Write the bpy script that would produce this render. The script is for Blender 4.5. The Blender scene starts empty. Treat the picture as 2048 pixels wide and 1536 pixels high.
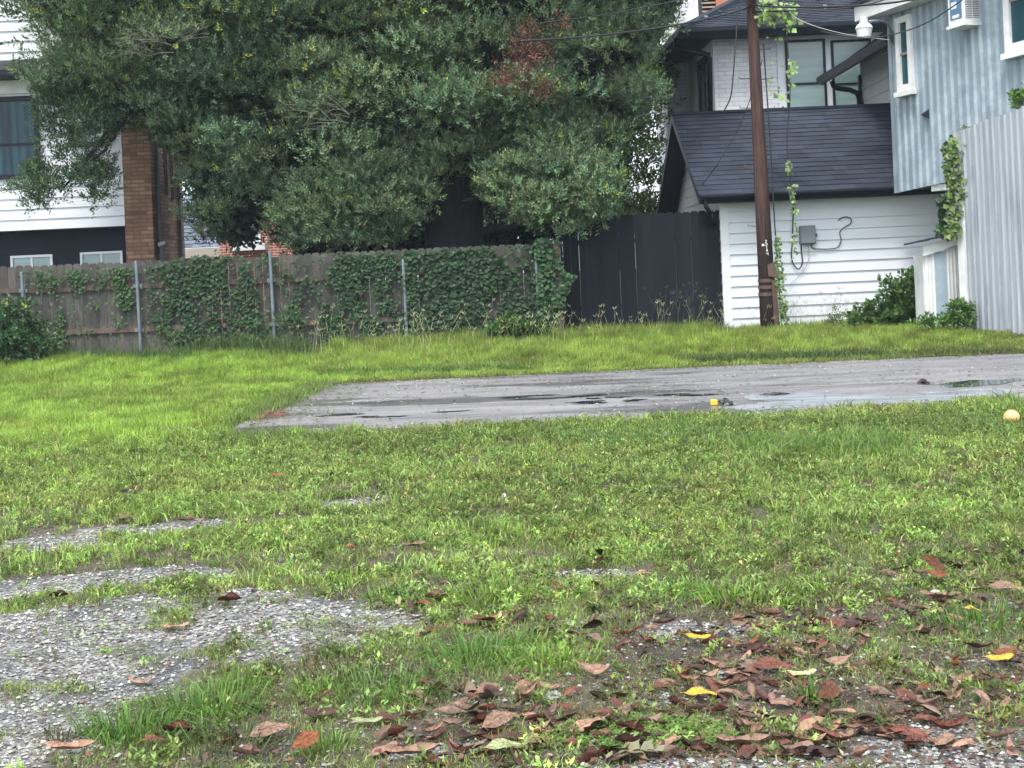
import bpy, math, random
import numpy as np
from mathutils import Vector, Matrix

random.seed(7)
rng = np.random.default_rng(11)
R = math.radians
scene = bpy.context.scene
col = scene.collection

# ------------------------------------------------------------------ camera
FPX, CX, CY, ROLL, CAMZ = 2600.0, 1024.0, 530.0, R(2.5), 1.55     # focal length / principal point in 2048-wide photo pixels
cam = bpy.data.cameras.new("camera")
cam.sensor_width = 36.0
cam.lens = FPX / 2048 * 36.0
cam.shift_y = -(768.0 - CY) / 2048.0
cam.clip_start = 0.1
cam.clip_end = 600.0
camo = bpy.data.objects.new("camera", cam)
col.objects.link(camo)
camo.matrix_world = Matrix.Translation((0, 0, CAMZ)) @ Matrix.Rotation(R(90), 4, 'X') @ Matrix.Rotation(-ROLL, 4, 'Z')
scene.camera = camo

# ------------------------------------------------------------------ sky, sun, exposure (bright overcast)
SUN_EL, SUN_AZ = R(62), R(205)      # azimuth clockwise from +Y (north): behind the camera, a little to the left
world = bpy.data.worlds.new("World")
scene.world = world
world.use_nodes = True
nt = world.node_tree
nt.nodes.clear()
wo = nt.nodes.new('ShaderNodeOutputWorld')
bg = nt.nodes.new('ShaderNodeBackground')
sky = nt.nodes.new('ShaderNodeTexSky')
sky.sky_type = 'NISHITA'
sky.sun_disc = False
sky.sun_elevation = SUN_EL
sky.sun_rotation = SUN_AZ
sky.air_density = 1.0
sky.dust_density = 4.0
hs = nt.nodes.new('ShaderNodeHueSaturation')
hs.inputs['Saturation'].default_value = 0.30
mx = nt.nodes.new('ShaderNodeMix')
mx.data_type = 'RGBA'
mx.inputs[0].default_value = 0.55
mx.inputs[7].default_value = (8.6, 9.3, 10.2, 1)      # the grey-white cloud deck
nt.links.new(sky.outputs[0], hs.inputs['Color'])
nt.links.new(hs.outputs[0], mx.inputs[6])
nt.links.new(mx.outputs[2], bg.inputs[0])
bg.inputs[1].default_value = 0.125
nt.links.new(bg.outputs[0], wo.inputs[0])

sl = bpy.data.lights.new("sun", 'SUN')
sl.energy = 1.5
sl.angle = R(14)
sl.color = (1.0, 0.96, 0.9)
so = bpy.data.objects.new("sun", sl)
col.objects.link(so)
sd = Vector((math.sin(SUN_AZ) * math.cos(SUN_EL), math.cos(SUN_AZ) * math.cos(SUN_EL), math.sin(SUN_EL)))
so.location = sd * 60
so.rotation_euler = sd.to_track_quat('Z', 'Y').to_euler()

scene.view_settings.view_transform = 'Standard'
scene.view_settings.look = 'None'
scene.view_settings.exposure = 1.35
scene.view_settings.gamma = 1.0
scene.cycles.max_bounces = 6
scene.cycles.diffuse_bounces = 3
scene.cycles.glossy_bounces = 3
scene.cycles.transmission_bounces = 3
scene.cycles.transparent_max_bounces = 6
scene.cycles.sample_clamp_indirect = 6.0

# ------------------------------------------------------------------ photo pixel -> place
cr, sr = math.cos(ROLL), math.sin(ROLL)
def uv(px, py):
    x, y = px - CX, CY - py
    return (x * cr + y * sr) / FPX, (-x * sr + y * cr) / FPX
def P(px, py, d):
    u, v = uv(px, py)
    return Vector((u * d, d, CAMZ + v * d))
def PW(px, py, A, B):                 # on the vertical plane through A and B
    u, v = uv(px, py)
    ax, ay = A[0], A[1]; dx, dy = B[0] - ax, B[1] - ay
    t = (u * ay - ax) / (dx - u * dy)
    d = ay + t * dy
    return Vector((u * d, d, CAMZ + v * d))
def sstep(a, b, x):
    t = np.clip((x - a) / (b - a), 0, 1)
    return t * t * (3 - 2 * t)
def gz(x, y):                          # height of the ground
    x = np.asarray(x, float); y = np.asarray(y, float)
    back = 0.13 * sstep(18.4, 22.6, y)
    right = sstep(4.0, 7.0, x) * 0.17 * sstep(18.4, 19.6, y)
    h = np.maximum(back, right)
    near = (1 - sstep(11.3, 12.3, y)) * (0.018 * np.sin(x * 1.9 + 1.0) * np.cos(y * 1.3) + 0.012 * np.sin(x * 4.1 + y * 3.3))
    left = (1 - sstep(-3.6, -2.9, x)) * sstep(12, 13, y) * (0.03 + 0.02 * np.sin(x * 2.1 + y * 1.1))
    return h + near + left
def G(px, py):
    u, v = uv(px, py)
    z = 0.0
    for _ in range(12):
        d = (z - CAMZ) / v
        z = float(gz(u * d, d))
    return Vector((u * d, d, z))

# ------------------------------------------------------------------ small value noise for masks
_perm = np.random.default_rng(3).random((256, 256))
def vnoise(x, y, s):
    x = np.asarray(x, float) * s + 100; y = np.asarray(y, float) * s + 100
    xi = np.floor(x).astype(int); yi = np.floor(y).astype(int)
    fx = x - xi; fy = y - yi
    fx = fx * fx * (3 - 2 * fx); fy = fy * fy * (3 - 2 * fy)
    g = lambda a, b: _perm[a % 256, b % 256]
    return (g(xi, yi) * (1 - fx) + g(xi + 1, yi) * fx) * (1 - fy) + (g(xi, yi + 1) * (1 - fx) + g(xi + 1, yi + 1) * fx) * fy
def fbm(x, y, s):
    return 0.5 * vnoise(x, y, s) + 0.3 * vnoise(x + 7, y + 3, s * 2.1) + 0.2 * vnoise(x - 5, y + 9, s * 4.7)

# ------------------------------------------------------------------ tagging
def tag(o, label=None, cat=None, group=None, kind=None):
    if label: o['label'] = label
    if cat: o['category'] = cat
    if group: o['group'] = group
    if kind: o['kind'] = kind
    return o
def thing(name, loc, label, cat, group=None):
    o = bpy.data.objects.new(name, None)
    o.empty_display_size = 0.2
    o.location = loc
    col.objects.link(o)
    return tag(o, label, cat, group)

# ------------------------------------------------------------------ mesh collector
class MB:
    def __init__(s):
        s.v = []; s.f = []; s.c = []
    def add(s, vs, fs, c=(1, 1, 1)):
        b = len(s.v)
        s.v += [tuple(p) for p in vs]
        s.f += [tuple(i + b for i in f) for f in fs]
        s.c += [c] * len(vs)
        return s
    def quad(s, a, b, c_, d, c=(1, 1, 1)):
        return s.add([a, b, c_, d], [(0, 1, 2, 3)], c)
    def box(s, x0, x1, y0, y1, z0, z1, c=(1, 1, 1)):
        vs = [(x0, y0, z0), (x1, y0, z0), (x1, y1, z0), (x0, y1, z0), (x0, y0, z1), (x1, y0, z1), (x1, y1, z1), (x0, y1, z1)]
        return s.add(vs, [(0, 3, 2, 1), (4, 5, 6, 7), (0, 1, 5, 4), (1, 2, 6, 5), (2, 3, 7, 6), (3, 0, 4, 7)], c)
    def hexa(s, vs, c=(1, 1, 1)):
        return s.add(vs, [(0, 3, 2, 1), (4, 5, 6, 7), (0, 1, 5, 4), (1, 2, 6, 5), (2, 3, 7, 6), (3, 0, 4, 7)], c)
    def wbox(s, W, s0, s1, z0, z1, n0, n1, c=(1, 1, 1)):     # box on a wall frame W
        q = [W.p(s0, n1, z0), W.p(s1, n1, z0), W.p(s1, n0, z0), W.p(s0, n0, z0), W.p(s0, n1, z1), W.p(s1, n1, z1), W.p(s1, n0, z1), W.p(s0, n0, z1)]
        return s.hexa(q, c)
    def prism(s, poly, axis, a0, a1, c=(1, 1, 1)):           # poly in the two other axes
        def mk(p, a):
            q = list(p); q.insert(axis, a); return tuple(q)
        n = len(poly)
        vs = [mk(p, a0) for p in poly] + [mk(p, a1) for p in poly]
        fs = [tuple(range(n - 1, -1, -1)), tuple(range(n, 2 * n))] + [(i, (i + 1) % n, n + (i + 1) % n, n + i) for i in range(n)]
        return s.add(vs, fs, c)
    def tube(s, pts, rad, n=8, c=(1, 1, 1), cap=True, wob=0.0):
        pts = [Vector(p) for p in pts]
        m = len(pts)
        if not hasattr(rad, '__len__'): rad = [rad] * m
        vs = []
        ref = None
        for i, p in enumerate(pts):
            t = (pts[min(i + 1, m - 1)] - pts[max(i - 1, 0)]).normalized()
            if ref is None:
                ref = t.orthogonal().normalized()
            ref = (ref - t * ref.dot(t)).normalized()
            b = t.cross(ref)
            for k in range(n):
                a = 2 * math.pi * k / n
                r = rad[i] * (1 + wob * (random.random() - .5))
                vs.append(p + ref * (math.cos(a) * r) + b * (math.sin(a) * r))
        fs = [(i * n + k, i * n + (k + 1) % n, (i + 1) * n + (k + 1) % n, (i + 1) * n + k) for i in range(m - 1) for k in range(n)]
        if cap: fs += [tuple(range(n - 1, -1, -1)), tuple(range((m - 1) * n, m * n))]
        return s.add(vs, fs, c)
    def build(s, name, mat, parent=None, smooth=False, bevel=0.0, label=None, origin=None):
        co = np.array(s.v, float)
        if parent is not None:
            off = np.zeros(3); q = parent
            while q is not None:
                off = off + np.array(q.location); q = q.parent
        elif origin is not None: off = np.array(origin, float)
        else:
            off = np.array([(co[:, 0].min() + co[:, 0].max()) / 2, (co[:, 1].min() + co[:, 1].max()) / 2, co[:, 2].min()])
        me = bpy.data.meshes.new(name)
        me.from_pydata((co - off).tolist(), [], s.f)
        uvl = me.uv_layers.new(name='UVMap')
        me.update()
        nrm = np.zeros(len(me.polygons) * 3); me.polygons.foreach_get('normal', nrm); nrm = nrm.reshape(-1, 3)
        lv = np.zeros(len(me.loops), int); me.loops.foreach_get('vertex_index', lv)
        lt = np.zeros(len(me.polygons), int); me.polygons.foreach_get('loop_total', lt)
        ln = np.repeat(nrm, lt, axis=0)
        t = np.stack([-ln[:, 1], ln[:, 0], np.zeros(len(ln))], 1)
        L = np.linalg.norm(t, axis=1)
        flat = L < 0.15
        t[flat] = (1, 0, 0); L[flat] = 1
        t /= L[:, None]
        b = np.cross(ln, t); b /= np.maximum(np.linalg.norm(b, axis=1), 1e-6)[:, None]
        w = co[lv]
        uvs = np.stack([(w * t).sum(1), (w * b).sum(1)], 1)
        uvl.data.foreach_set('uv', uvs.ravel())
        ca = me.color_attributes.new('Col', 'FLOAT_COLOR', 'POINT')
        cc = np.ones((len(s.c), 4)); cc[:, :3] = np.array(s.c)
        ca.data.foreach_set('color', cc.ravel())
        if mat: me.materials.append(mat)
        if smooth:
            me.polygons.foreach_set('use_smooth', [True] * len(me.polygons))
        o = bpy.data.objects.new(name, me)
        if parent is not None: o.parent = parent
        else: o.location = off
        col.objects.link(o)
        if bevel > 0:
            bm = o.modifiers.new('bevel', 'BEVEL'); bm.width = bevel; bm.segments = 2; bm.limit_method = 'ANGLE'
        if label: o['label'] = label
        return o

class Wall:                            # frame: s along, n outward, z up
    def __init__(w, A, B, out):
        w.A = Vector((A[0], A[1])); w.d = (Vector((B[0], B[1])) - w.A); w.L = w.d.length; w.d.normalize()
        w.n = Vector((w.d.y, -w.d.x))
        if w.n.dot(Vector(out)) < 0: w.n = -w.n
    def p(w, s, n, z):
        q = w.A + w.d * s + w.n * n
        return (q.x, q.y, z)
    def sz(w, px, py, n=0.0):          # photo pixel -> (s, z)
        A = w.A + w.n * n; B = A + w.d
        q = PW(px, py, A, B)
        return (Vector((q.x, q.y)) - A).dot(w.d), q.z

def lap(mb, W, s0, s1, z0, z1, step, t=0.016, n0=0.0, clip=None):
    z = z0
    while z < z1 - 1e-3:
        zz = min(z + step, z1)
        a0, a1, b0, b1 = s0, s1, s0, s1
        if clip: (a0, a1), (b0, b1) = clip(z), clip(zz)
        j = random.uniform(-.002, .002)
        mb.quad(W.p(a0, n0 + t + j, z), W.p(a1, n0 + t + j, z), W.p(b1, n0, zz), W.p(b0, n0, zz))
        mb.quad(W.p(a0, n0 - .01, z), W.p(a1, n0 - .01, z), W.p(a1, n0 + t + j, z), W.p(a0, n0 + t + j, z))
        z = zz
def shingles(mb, E0, E1, T0, T1, step, t=0.012, tab=.31):      # courses of single tabs from the eave E to the top T
    E0, E1, T0, T1 = map(Vector, (E0, E1, T0, T1))
    N = (E1 - E0).cross(T0 - E0).normalized()
    if N.z < 0: N = -N
    n = max(1, round((T0 - E0).length / step))
    W_ = (E1 - E0).length; m_ = max(1, round(W_ / tab))
    for i in range(n):
        a, b = i / n, (i + 1) / n
        cuts = [0.0]; x = random.uniform(.3, 1) / m_
        while x < 1: cuts.append(x); x += random.uniform(.7, 1.3) / m_
        cuts.append(1.0)
        for u0, u1 in zip(cuts[:-1], cuts[1:]):
            lo0, lo1 = E0.lerp(E1, u0), E0.lerp(E1, u1); hi0, hi1 = T0.lerp(T1, u0), T0.lerp(T1, u1)
            l0, r0, l1, r1 = lo0.lerp(hi0, a), lo1.lerp(hi1, a), lo0.lerp(hi0, b), lo1.lerp(hi1, b)
            k = random.uniform(.7, 1.25); bl = random.uniform(.97, 1.06); c = (k, k, k * bl); tt = t * random.uniform(.75, 1.5)
            mb.quad(l0 + N * tt, r0 + N * tt, r1, l1, c)
            mb.quad(l0, r0, r0 + N * tt, l0 + N * tt, c)
def corr(mb, W, s0, s1, z0, z1, pitch=0.19, amp=0.022, n0=0.0):
    prof = [(0, 0), (.55, 0), (.66, 1), (.86, 1), (1.0, 0)]
    s = s0; pts = []
    while s < s1:
        for a, h in prof[:-1]:
            if s + a * pitch <= s1: pts.append((s + a * pitch, n0 + h * amp))
        s += pitch
    f0 = z0 if callable(z0) else (lambda q: z0); f1 = z1 if callable(z1) else (lambda q: z1)
    for (a, h), (b, k) in zip(pts[:-1], pts[1:]):
        mb.quad(W.p(a, h, f0(a)), W.p(b, k, f0(b)), W.p(b, k, f1(b)), W.p(a, h, f1(a)))

# ------------------------------------------------------------------ fast big meshes
def bigmesh(name, V, quads, tris, colr, mat, parent=None, off=(0, 0, 0), smooth=False):
    V = np.asarray(V, np.float32) - np.array(off, np.float32)
    me = bpy.data.meshes.new(name)
    quads = np.asarray(quads, np.int32).reshape(-1, 4); tris = np.asarray(tris, np.int32).reshape(-1, 3)
    nl = quads.size + tris.size
    me.vertices.add(len(V)); me.vertices.foreach_set('co', V.ravel())
    me.loops.add(nl); me.loops.foreach_set('vertex_index', np.concatenate([quads.ravel(), tris.ravel()]))
    me.polygons.add(len(quads) + len(tris))
    me.polygons.foreach_set('loop_start', np.concatenate([np.arange(len(quads)) * 4, quads.size + np.arange(len(tris)) * 3]).astype(np.int32))
    me.update(calc_edges=True)
    me.validate()
    ca = me.color_attributes.new('Col', 'FLOAT_COLOR', 'POINT')
    cc = np.ones((len(V), 4), np.float32); cc[:, :3] = colr
    ca.data.foreach_set('color', cc.ravel())
    me.materials.append(mat)
    if smooth: me.polygons.foreach_set('use_smooth', [True] * len(me.polygons))
    o = bpy.data.objects.new(name, me)
    if parent is not None: o.parent = parent
    else: o.location = off
    col.objects.link(o)
    return o
def norm(a):
    return a / np.maximum(np.linalg.norm(a, axis=1, keepdims=True), 1e-6)
def leaf_arrays(pos, d, n, L, W, c, fold=0.12):
    """Rhombic leaves: base pos, direction d, face normal n."""
    d = norm(d); side = norm(np.cross(d, n)); n = np.cross(side, d)
    L = L[:, None]; W = W[:, None]
    V = np.stack([pos, pos + d * L * .45 + side * W * .5 + n * L * fold, pos + d * L, pos + d * L * .45 - side * W * .5 + n * L * fold], 1).reshape(-1, 3)
    Q = np.arange(len(pos) * 4).reshape(-1, 4)
    return V, Q, np.repeat(c, 4, axis=0)
def blade_arrays(pos, lean, h, w, c, bend=0.5):
    """Grass blades: base pos, horizontal lean vector (magnitude = share of h), height h, width w."""
    N = len(pos)
    az = rng.random(N) * 2 * np.pi
    side = np.stack([np.cos(az), np.sin(az), np.zeros(N)], 1) * w[:, None] * .5
    up = np.array([0, 0, 1.0])
    l3 = np.concatenate([lean, np.zeros((N, 1))], 1)
    m = pos + up * (h * .55)[:, None] + l3 * (h * .30)[:, None]
    tip = pos + up * (h * (1 - bend * .35 * np.linalg.norm(lean, axis=1)))[:, None] + l3 * h[:, None]
    V = np.stack([pos - side, pos + side, m + side * .8, m - side * .8, tip], 1).reshape(-1, 3)
    b = np.arange(N)[:, None] * 5
    Q = b + np.array([[0, 1, 2, 3]]); T = b + np.array([[3, 2, 4]])
    return V, Q, T, np.repeat(c, 5, axis=0)
class Pile:
    def __init__(s): s.V = []; s.Q = []; s.T = []; s.C = []; s.n = 0
    def add(s, V, Q, T, C):
        s.V.append(V); s.C.append(C)
        if Q is not None and len(Q): s.Q.append(Q + s.n)
        if T is not None and len(T): s.T.append(T + s.n)
        s.n += len(V)
    def leaves(s, *a, **k):
        V, Q, C = leaf_arrays(*a, **k); s.add(V, Q, None, C)
    def blades(s, *a, **k):
        V, Q, T, C = blade_arrays(*a, **k); s.add(V, Q, T, C)
    def build(s, name, mat, parent=None, off=(0, 0, 0)):
        return bigmesh(name, np.concatenate(s.V), np.concatenate(s.Q) if s.Q else np.zeros((0, 4)), np.concatenate(s.T) if s.T else np.zeros((0, 3)), np.concatenate(s.C), mat, parent, off)
def inpoly(x, y, poly):
    ins = np.zeros(len(x), bool)
    n = len(poly)
    for i in range(n):
        x0, y0 = poly[i]; x1, y1 = poly[(i + 1) % n]
        c = ((y0 > y) != (y1 > y)) & (x < (x1 - x0) * (y - y0) / ((y1 - y0) if y1 != y0 else 1e-9) + x0)
        ins ^= c
    return ins
def randdir(N):
    a = rng.normal(size=(N, 3)); return norm(a)
def vary(base, N, amt=0.25, hue=0.08):
    b = np.array(base)[None, :] * (1 + (rng.random((N, 1)) - .5) * 2 * amt)
    return np.clip(b * (1 + (rng.random((N, 3)) - .5) * 2 * hue), 0.001, 1)

# ------------------------------------------------------------------ materials
class Mt:
    def __init__(s, name):
        s.m = bpy.data.materials.new(name); s.m.use_nodes = True
        s.t = s.m.node_tree; s.p = s.t.nodes['Principled BSDF']; s.out = s.t.nodes['Material Output']
        s.tc = s.t.nodes.new('ShaderNodeTexCoord')
    def n(s, t, **k):
        q = s.t.nodes.new(t)
        for a, b in k.items(): setattr(q, a, b)
        return q
    def l(s, a, b): s.t.links.new(a, b)
    def coord(s, kind='Object', scale=(1, 1, 1)):
        mp = s.n('ShaderNodeMapping'); mp.inputs['Scale'].default_value = scale
        s.l(s.tc.outputs[kind], mp.inputs[0]); return mp.outputs[0]
    def noise(s, vec, scale, detail=4, rough=.6):
        q = s.n('ShaderNodeTexNoise'); q.inputs['Scale'].default_value = scale; q.inputs['Detail'].default_value = detail; q.inputs['Roughness'].default_value = rough
        s.l(vec, q.inputs['Vector']); return q.outputs['Fac']
    def ramp(s, fac, stops):
        q = s.n('ShaderNodeValToRGB'); e = q.color_ramp.elements
        while len(e) < len(stops): e.new(0.5)
        for el, (p, c) in zip(e, stops):
            el.position = p; el.color = (*c, 1) if len(c) == 3 else c
        s.l(fac, q.inputs[0]); return q.outputs[0]
    def mix(s, fac, a, b, blend='MIX'):
        q = s.n('ShaderNodeMix', data_type='RGBA', blend_type=blend)
        for sock, v in ((q.inputs[0], fac), (q.inputs[6], a), (q.inputs[7], b)):
            if hasattr(v, 'is_output'): s.l(v, sock)
            elif hasattr(v, '__len__'): sock.default_value = (*v[:3], 1)
            else: sock.default_value = v
        return q.outputs[2]
    def attr(s, name='Col'):
        q = s.n('ShaderNodeAttribute', attribute_name=name); return q.outputs['Color']
    def bump(s, h, strength=.3, dist=.01):
        q = s.n('ShaderNodeBump'); q.inputs['Strength'].default_value = strength; q.inputs['Distance'].default_value = dist
        s.l(h, q.inputs['Height']); s.l(q.outputs[0], s.p.inputs['Normal'])
    def col(s, c):
        if hasattr(c, 'is_output'): s.l(c, s.p.inputs['Base Color'])
        else: s.p.inputs['Base Color'].default_value = (*c, 1)
    def set(s, rough=.6, metal=0.0, spec=.5):
        s.p.inputs['Roughness'].default_value = rough; s.p.inputs['Metallic'].default_value = metal; s.p.inputs['Specular IOR Level'].default_value = spec
        return s
def M_plain(name, c, rough=.6, metal=0.0, var=.12, scale=3.0, spec=.5, bump=0.0, streak=(1, 1, 1)):
    m = Mt(name); v = m.coord('Object', streak); f = m.noise(v, scale, 5)
    dk = tuple(x * (1 - var) for x in c); lt = tuple(min(1, x * (1 + var)) for x in c)
    m.col(m.ramp(f, [(.3, dk), (.7, lt)])); m.set(rough, metal, spec)
    if bump: m.bump(m.noise(v, scale * 12, 4), bump, .01)
    return m.m
def M_leaf(name, rough=.5, trans=.3, spec=.4):
    m = Mt(name); a = m.attr(); m.col(a); m.set(rough, 0, spec)
    tr = m.n('ShaderNodeBsdfTranslucent'); ms = m.n('ShaderNodeMixShader')
    bright = m.mix(1.0, a, (1.2, 1.25, .8), 'MULTIPLY')
    m.l(bright, tr.inputs[0]); ms.inputs[0].default_value = trans
    m.l(m.p.outputs[0], ms.inputs[1]); m.l(tr.outputs[0], ms.inputs[2]); m.l(ms.outputs[0], m.out.inputs[0])
    return m.m
def M_brick(name, cols, mortar, bw=.2, bh=.067, msize=.008, rough=.85, var=.5, bump=.5, dirt=None):
    m = Mt(name)
    uvc = m.n('ShaderNodeUVMap')
    br = m.n('ShaderNodeTexBrick')
    br.inputs['Color1'].default_value = (*cols[0], 1); br.inputs['Color2'].default_value = (*cols[1], 1); br.inputs['Mortar'].default_value = (*mortar, 1)
    br.inputs['Scale'].default_value = 1; br.inputs['Mortar Size'].default_value = msize; br.inputs['Brick Width'].default_value = bw; br.inputs['Row Height'].default_value = bh
    br.inputs['Mortar Smooth'].default_value = .3
    m.l(uvc.outputs[0], br.inputs['Vector'])
    v = m.coord('Object'); f = m.noise(v, 2.2, 5)
    c = m.mix(1.0, br.outputs['Color'], m.ramp(f, [(.3, (1 - var * .5,) * 3), (.7, (1 + var * .3,) * 3)]), 'MULTIPLY')
    if dirt: c = m.mix(m.ramp(m.noise(m.coord('Object', (1, 1, .25)), 1.6, 6), [(.5, (0, 0, 0)), (.75, (1, 1, 1))]), c, dirt)
    m.col(c); m.set(rough)
    inv = m.n('ShaderNodeMath', operation='SUBTRACT'); inv.inputs[0].default_value = 1; m.l(br.outputs['Fac'], inv.inputs[1])
    m.bump(inv.outputs[0], bump, .008)
    return m.m
def M_attr(name, rough=.8, streak=(6, 6, 1), scale=4, var=.35, bump=.4, spec=.3):
    m = Mt(name); v = m.coord('Object', streak); f = m.noise(v, scale, 6, .7)
    m.col(m.mix(1.0, m.attr(), m.ramp(f, [(.25, (1 - var,) * 3), (.75, (1 + var,) * 3)]), 'MULTIPLY')); m.set(rough, 0, spec)
    if bump: m.bump(f, bump, .006)
    return m.m

m_leaf = M_leaf('leaf_green', .45, .25, .4)
m_ivy = M_leaf('ivy_leaf', .5, .1, .18)
m_oak = M_leaf('oak_leaf', .50, .25, .35)
m_grass = M_leaf('grass_blade', .5, .38, .3)
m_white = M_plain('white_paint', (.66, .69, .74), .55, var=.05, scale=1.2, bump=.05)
m_white_old = M_plain('worn_white_paint', (.66, .67, .66), .65, var=.14, scale=4, bump=.1)
m_trim = M_plain('white_trim', (.70, .72, .74), .5, var=.03)
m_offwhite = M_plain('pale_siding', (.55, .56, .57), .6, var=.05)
m_black = M_plain('black_paint', (.0055, .008, .015), .45, var=.2, spec=.25)
m_navy = M_plain('navy_paint', (.007, .010, .020), .6, var=.25, scale=2, spec=.2)
m_shade = M_plain('dark_interior', (.01, .012, .016), .9)
m_glassdark = Mt('dark_glass').set(.12, 0, .22); m_glassdark.col(m_glassdark.ramp(m_glassdark.noise(m_glassdark.coord('Object'), .8, 3), [(.35, (.012, .03, .045)), (.65, (.03, .085, .10))])); m_glassdark = m_glassdark.m
m_glasspale = Mt('pale_glass').set(.12, 0, .6); m_glasspale.col(m_glasspale.ramp(m_glasspale.noise(m_glasspale.coord('Object', (.4, .4, 3)), 1.2, 3), [(.35, (.20, .29, .29)), (.65, (.30, .40, .39))])); m_glasspale = m_glasspale.m
m_glasscur = Mt('glass_over_curtain').set(.15, 0, .25); m_glasscur.col(m_glasscur.ramp(m_glasscur.noise(m_glasscur.coord('Object', (5, 5, .2)), 1.5, 3), [(.35, (.008, .018, .035)), (.65, (.02, .10, .12))])); m_glasscur = m_glasscur.m
def M_shingle(name, c):
    m = Mt(name); f = m.noise(m.coord('Object'), 1.3, 4); g = m.noise(m.coord('Object'), 45, 3)
    k = m.mix(1.0, m.attr(), m.ramp(f, [(.3, tuple(x * .8 for x in c)), (.7, tuple(x * 1.2 for x in c))]), 'MULTIPLY')
    m.col(m.mix(1.0, k, m.ramp(g, [(.3, (.75,) * 3), (.7, (1.25,) * 3)]), 'MULTIPLY')); m.set(.8, 0, .25); m.bump(g, .3, .004); return m.m
m_shingle = M_shingle('dark_shingles', (.022, .028, .042)); m_shingle_grey = M_shingle('grey_shingles', (.11, .13, .17))
m_tanbrick = M_brick('tan_brick', ((.19, .09, .055), (.38, .23, .14)), (.10, .07, .06), .30, .085, .008, .85, .6, .5)
m_redbrick = M_brick('red_brick', ((.42, .11, .07), (.30, .08, .055)), (.5, .42, .38), .21, .075, .012)
m_greybrick = M_brick('painted_grey_brick', ((.74, .75, .77), (.66, .67, .69)), (.52, .53, .55), .30, .10, .008, .7, .3, .9)
m_block = M_brick('dark_block', ((.05, .05, .055), (.035, .036, .04)), (.02, .02, .02), .4, .2, .01)
m_terra = M_plain('terracotta', (.42, .16, .08), .8, var=.15)
m_galv = M_plain('galvanised_steel', (.15, .185, .205), .5, .3, var=.25, scale=6)
m_wood = M_attr('weathered_fence_wood')
m_navywood = M_attr('navy_stained_wood', .75, var=.15, bump=.2, spec=.15)
m_iron = M_plain('rusty_iron', (.10, .065, .05), .7, .3, var=.4, scale=9)
m_cable = M_plain('black_cable', (.012, .013, .017), .5)
m_cable_light = M_plain('grey_cable', (.30, .31, .32), .5)
m_bark = Mt('oak_bark'); _v = m_bark.coord('Object', (7, 7, 1.2)); _f = m_bark.noise(_v, 2.6, 8, .7)
m_bark.col(m_bark.ramp(_f, [(.35, (.003, .004, .006)), (.65, (.020, .019, .018))])); m_bark.set(.9); m_bark.bump(_f, 1.0, .05); m_bark = m_bark.m
m_polewood = Mt('pole_wood'); _v = m_polewood.coord('Object', (16, 16, .9)); _f = m_polewood.noise(_v, 2.0, 8, .75)
_h = m_polewood.noise(m_polewood.coord('Object', (1, 1, .35)), .9, 3)
_c = m_polewood.ramp(_f, [(.3, (.045, .018, .012)), (.5, (.13, .052, .034)), (.75, (.24, .12, .085))])
m_polewood.col(_c); m_polewood.set(.8, 0, .2); m_polewood.bump(_f, .6, .02); m_polewood = m_polewood.m
def corr_mat(name, a, b, c_, scale):
    m = Mt(name); v = m.coord('Object', (1, 1, 1)); f = m.noise(v, scale, 6, .65); g = m.noise(m.coord('Object', (9, 9, .35)), 2, 4, .6)
    c = m.mix(m.ramp(f, [(.45, (0, 0, 0)), (.6, (1, 1, 1))]), m.ramp(g, [(.3, a), (.7, b)]), c_)
    m.col(c); m.set(.5, .15, .4); return m.m
m_bluemetal = corr_mat('faded_blue_metal', (.215, .270, .315), (.265, .325, .37), (.34, .405, .45), 1.8)
m_greymetal = corr_mat('grey_metal', (.20, .225, .26), (.40, .43, .47), (.33, .355, .39), .8)

# ================================================================== GROUND
def px_el(cx, cy, rx, ry):             # an ellipse of ground given by where its centre and edges fall
    c = G(cx, cy); e = G(cx + rx, cy); f = G(cx, cy - ry); g = G(cx, min(cy + ry, 1800))
    return (c.x, (f.y + g.y) / 2, abs(e.x - c.x), abs(f.y - g.y) / 2)
GRAVEL = [px_el(150, 1300, 520, 95), px_el(560, 1270, 230, 70), px_el(50, 1470, 190, 95), px_el(80, 1092, 130, 24), px_el(300, 1060, 130, 12), px_el(740, 1004, 120, 11),
          px_el(1850, 1500, 330, 50), px_el(1400, 1540, 230, 30), px_el(1180, 1150, 90, 8), px_el(1400, 1262, 130, 16), px_el(760, 1245, 120, 30), px_el(2000, 1560, 300, 60),
          px_el(1500, 1345, 90, 12), px_el(1310, 1400, 60, 14), px_el(880, 1500, 120, 18), px_el(1950, 1330, 90, 12)]
GRAVEL.append(px_el(160, 1165, 330, 20))
BARE = [px_el(*q) for q in ((250, 1125, 330, 20), (640, 1135, 260, 16), (920, 1112, 280, 20), (1180, 1150, 180, 16), (700, 1190, 260, 20), (760, 975, 230, 14), (1500, 1235, 300, 26), (1420, 1300, 260, 26), (1620, 1400, 330, 36), (1080, 1430, 270, 32), (700, 1480, 240, 34), (1800, 1225, 220, 16), (150, 1060, 260, 14), (560, 1040, 160, 10), (1950, 1330, 160, 30))]
SLAB = (-3.0, 11.0, 12.38, 18.25)
def gravel_mask(x, y):
    m = np.zeros_like(x, dtype=float)
    for cx, cy, rx, ry in GRAVEL:
        q = ((x - cx) / rx) ** 2 + ((y - cy) / ry) ** 2
        m = np.maximum(m, np.clip(1.45 - q, 0, 1))
    m = m + ((fbm(x, y, 2.2) - .5) * 1.2 + (fbm(x + 3, y + 9, 7.0) - .5) * 1.7) * (m > 0)
    return np.clip((m - .33) * 1.7, 0, 1)
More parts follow.
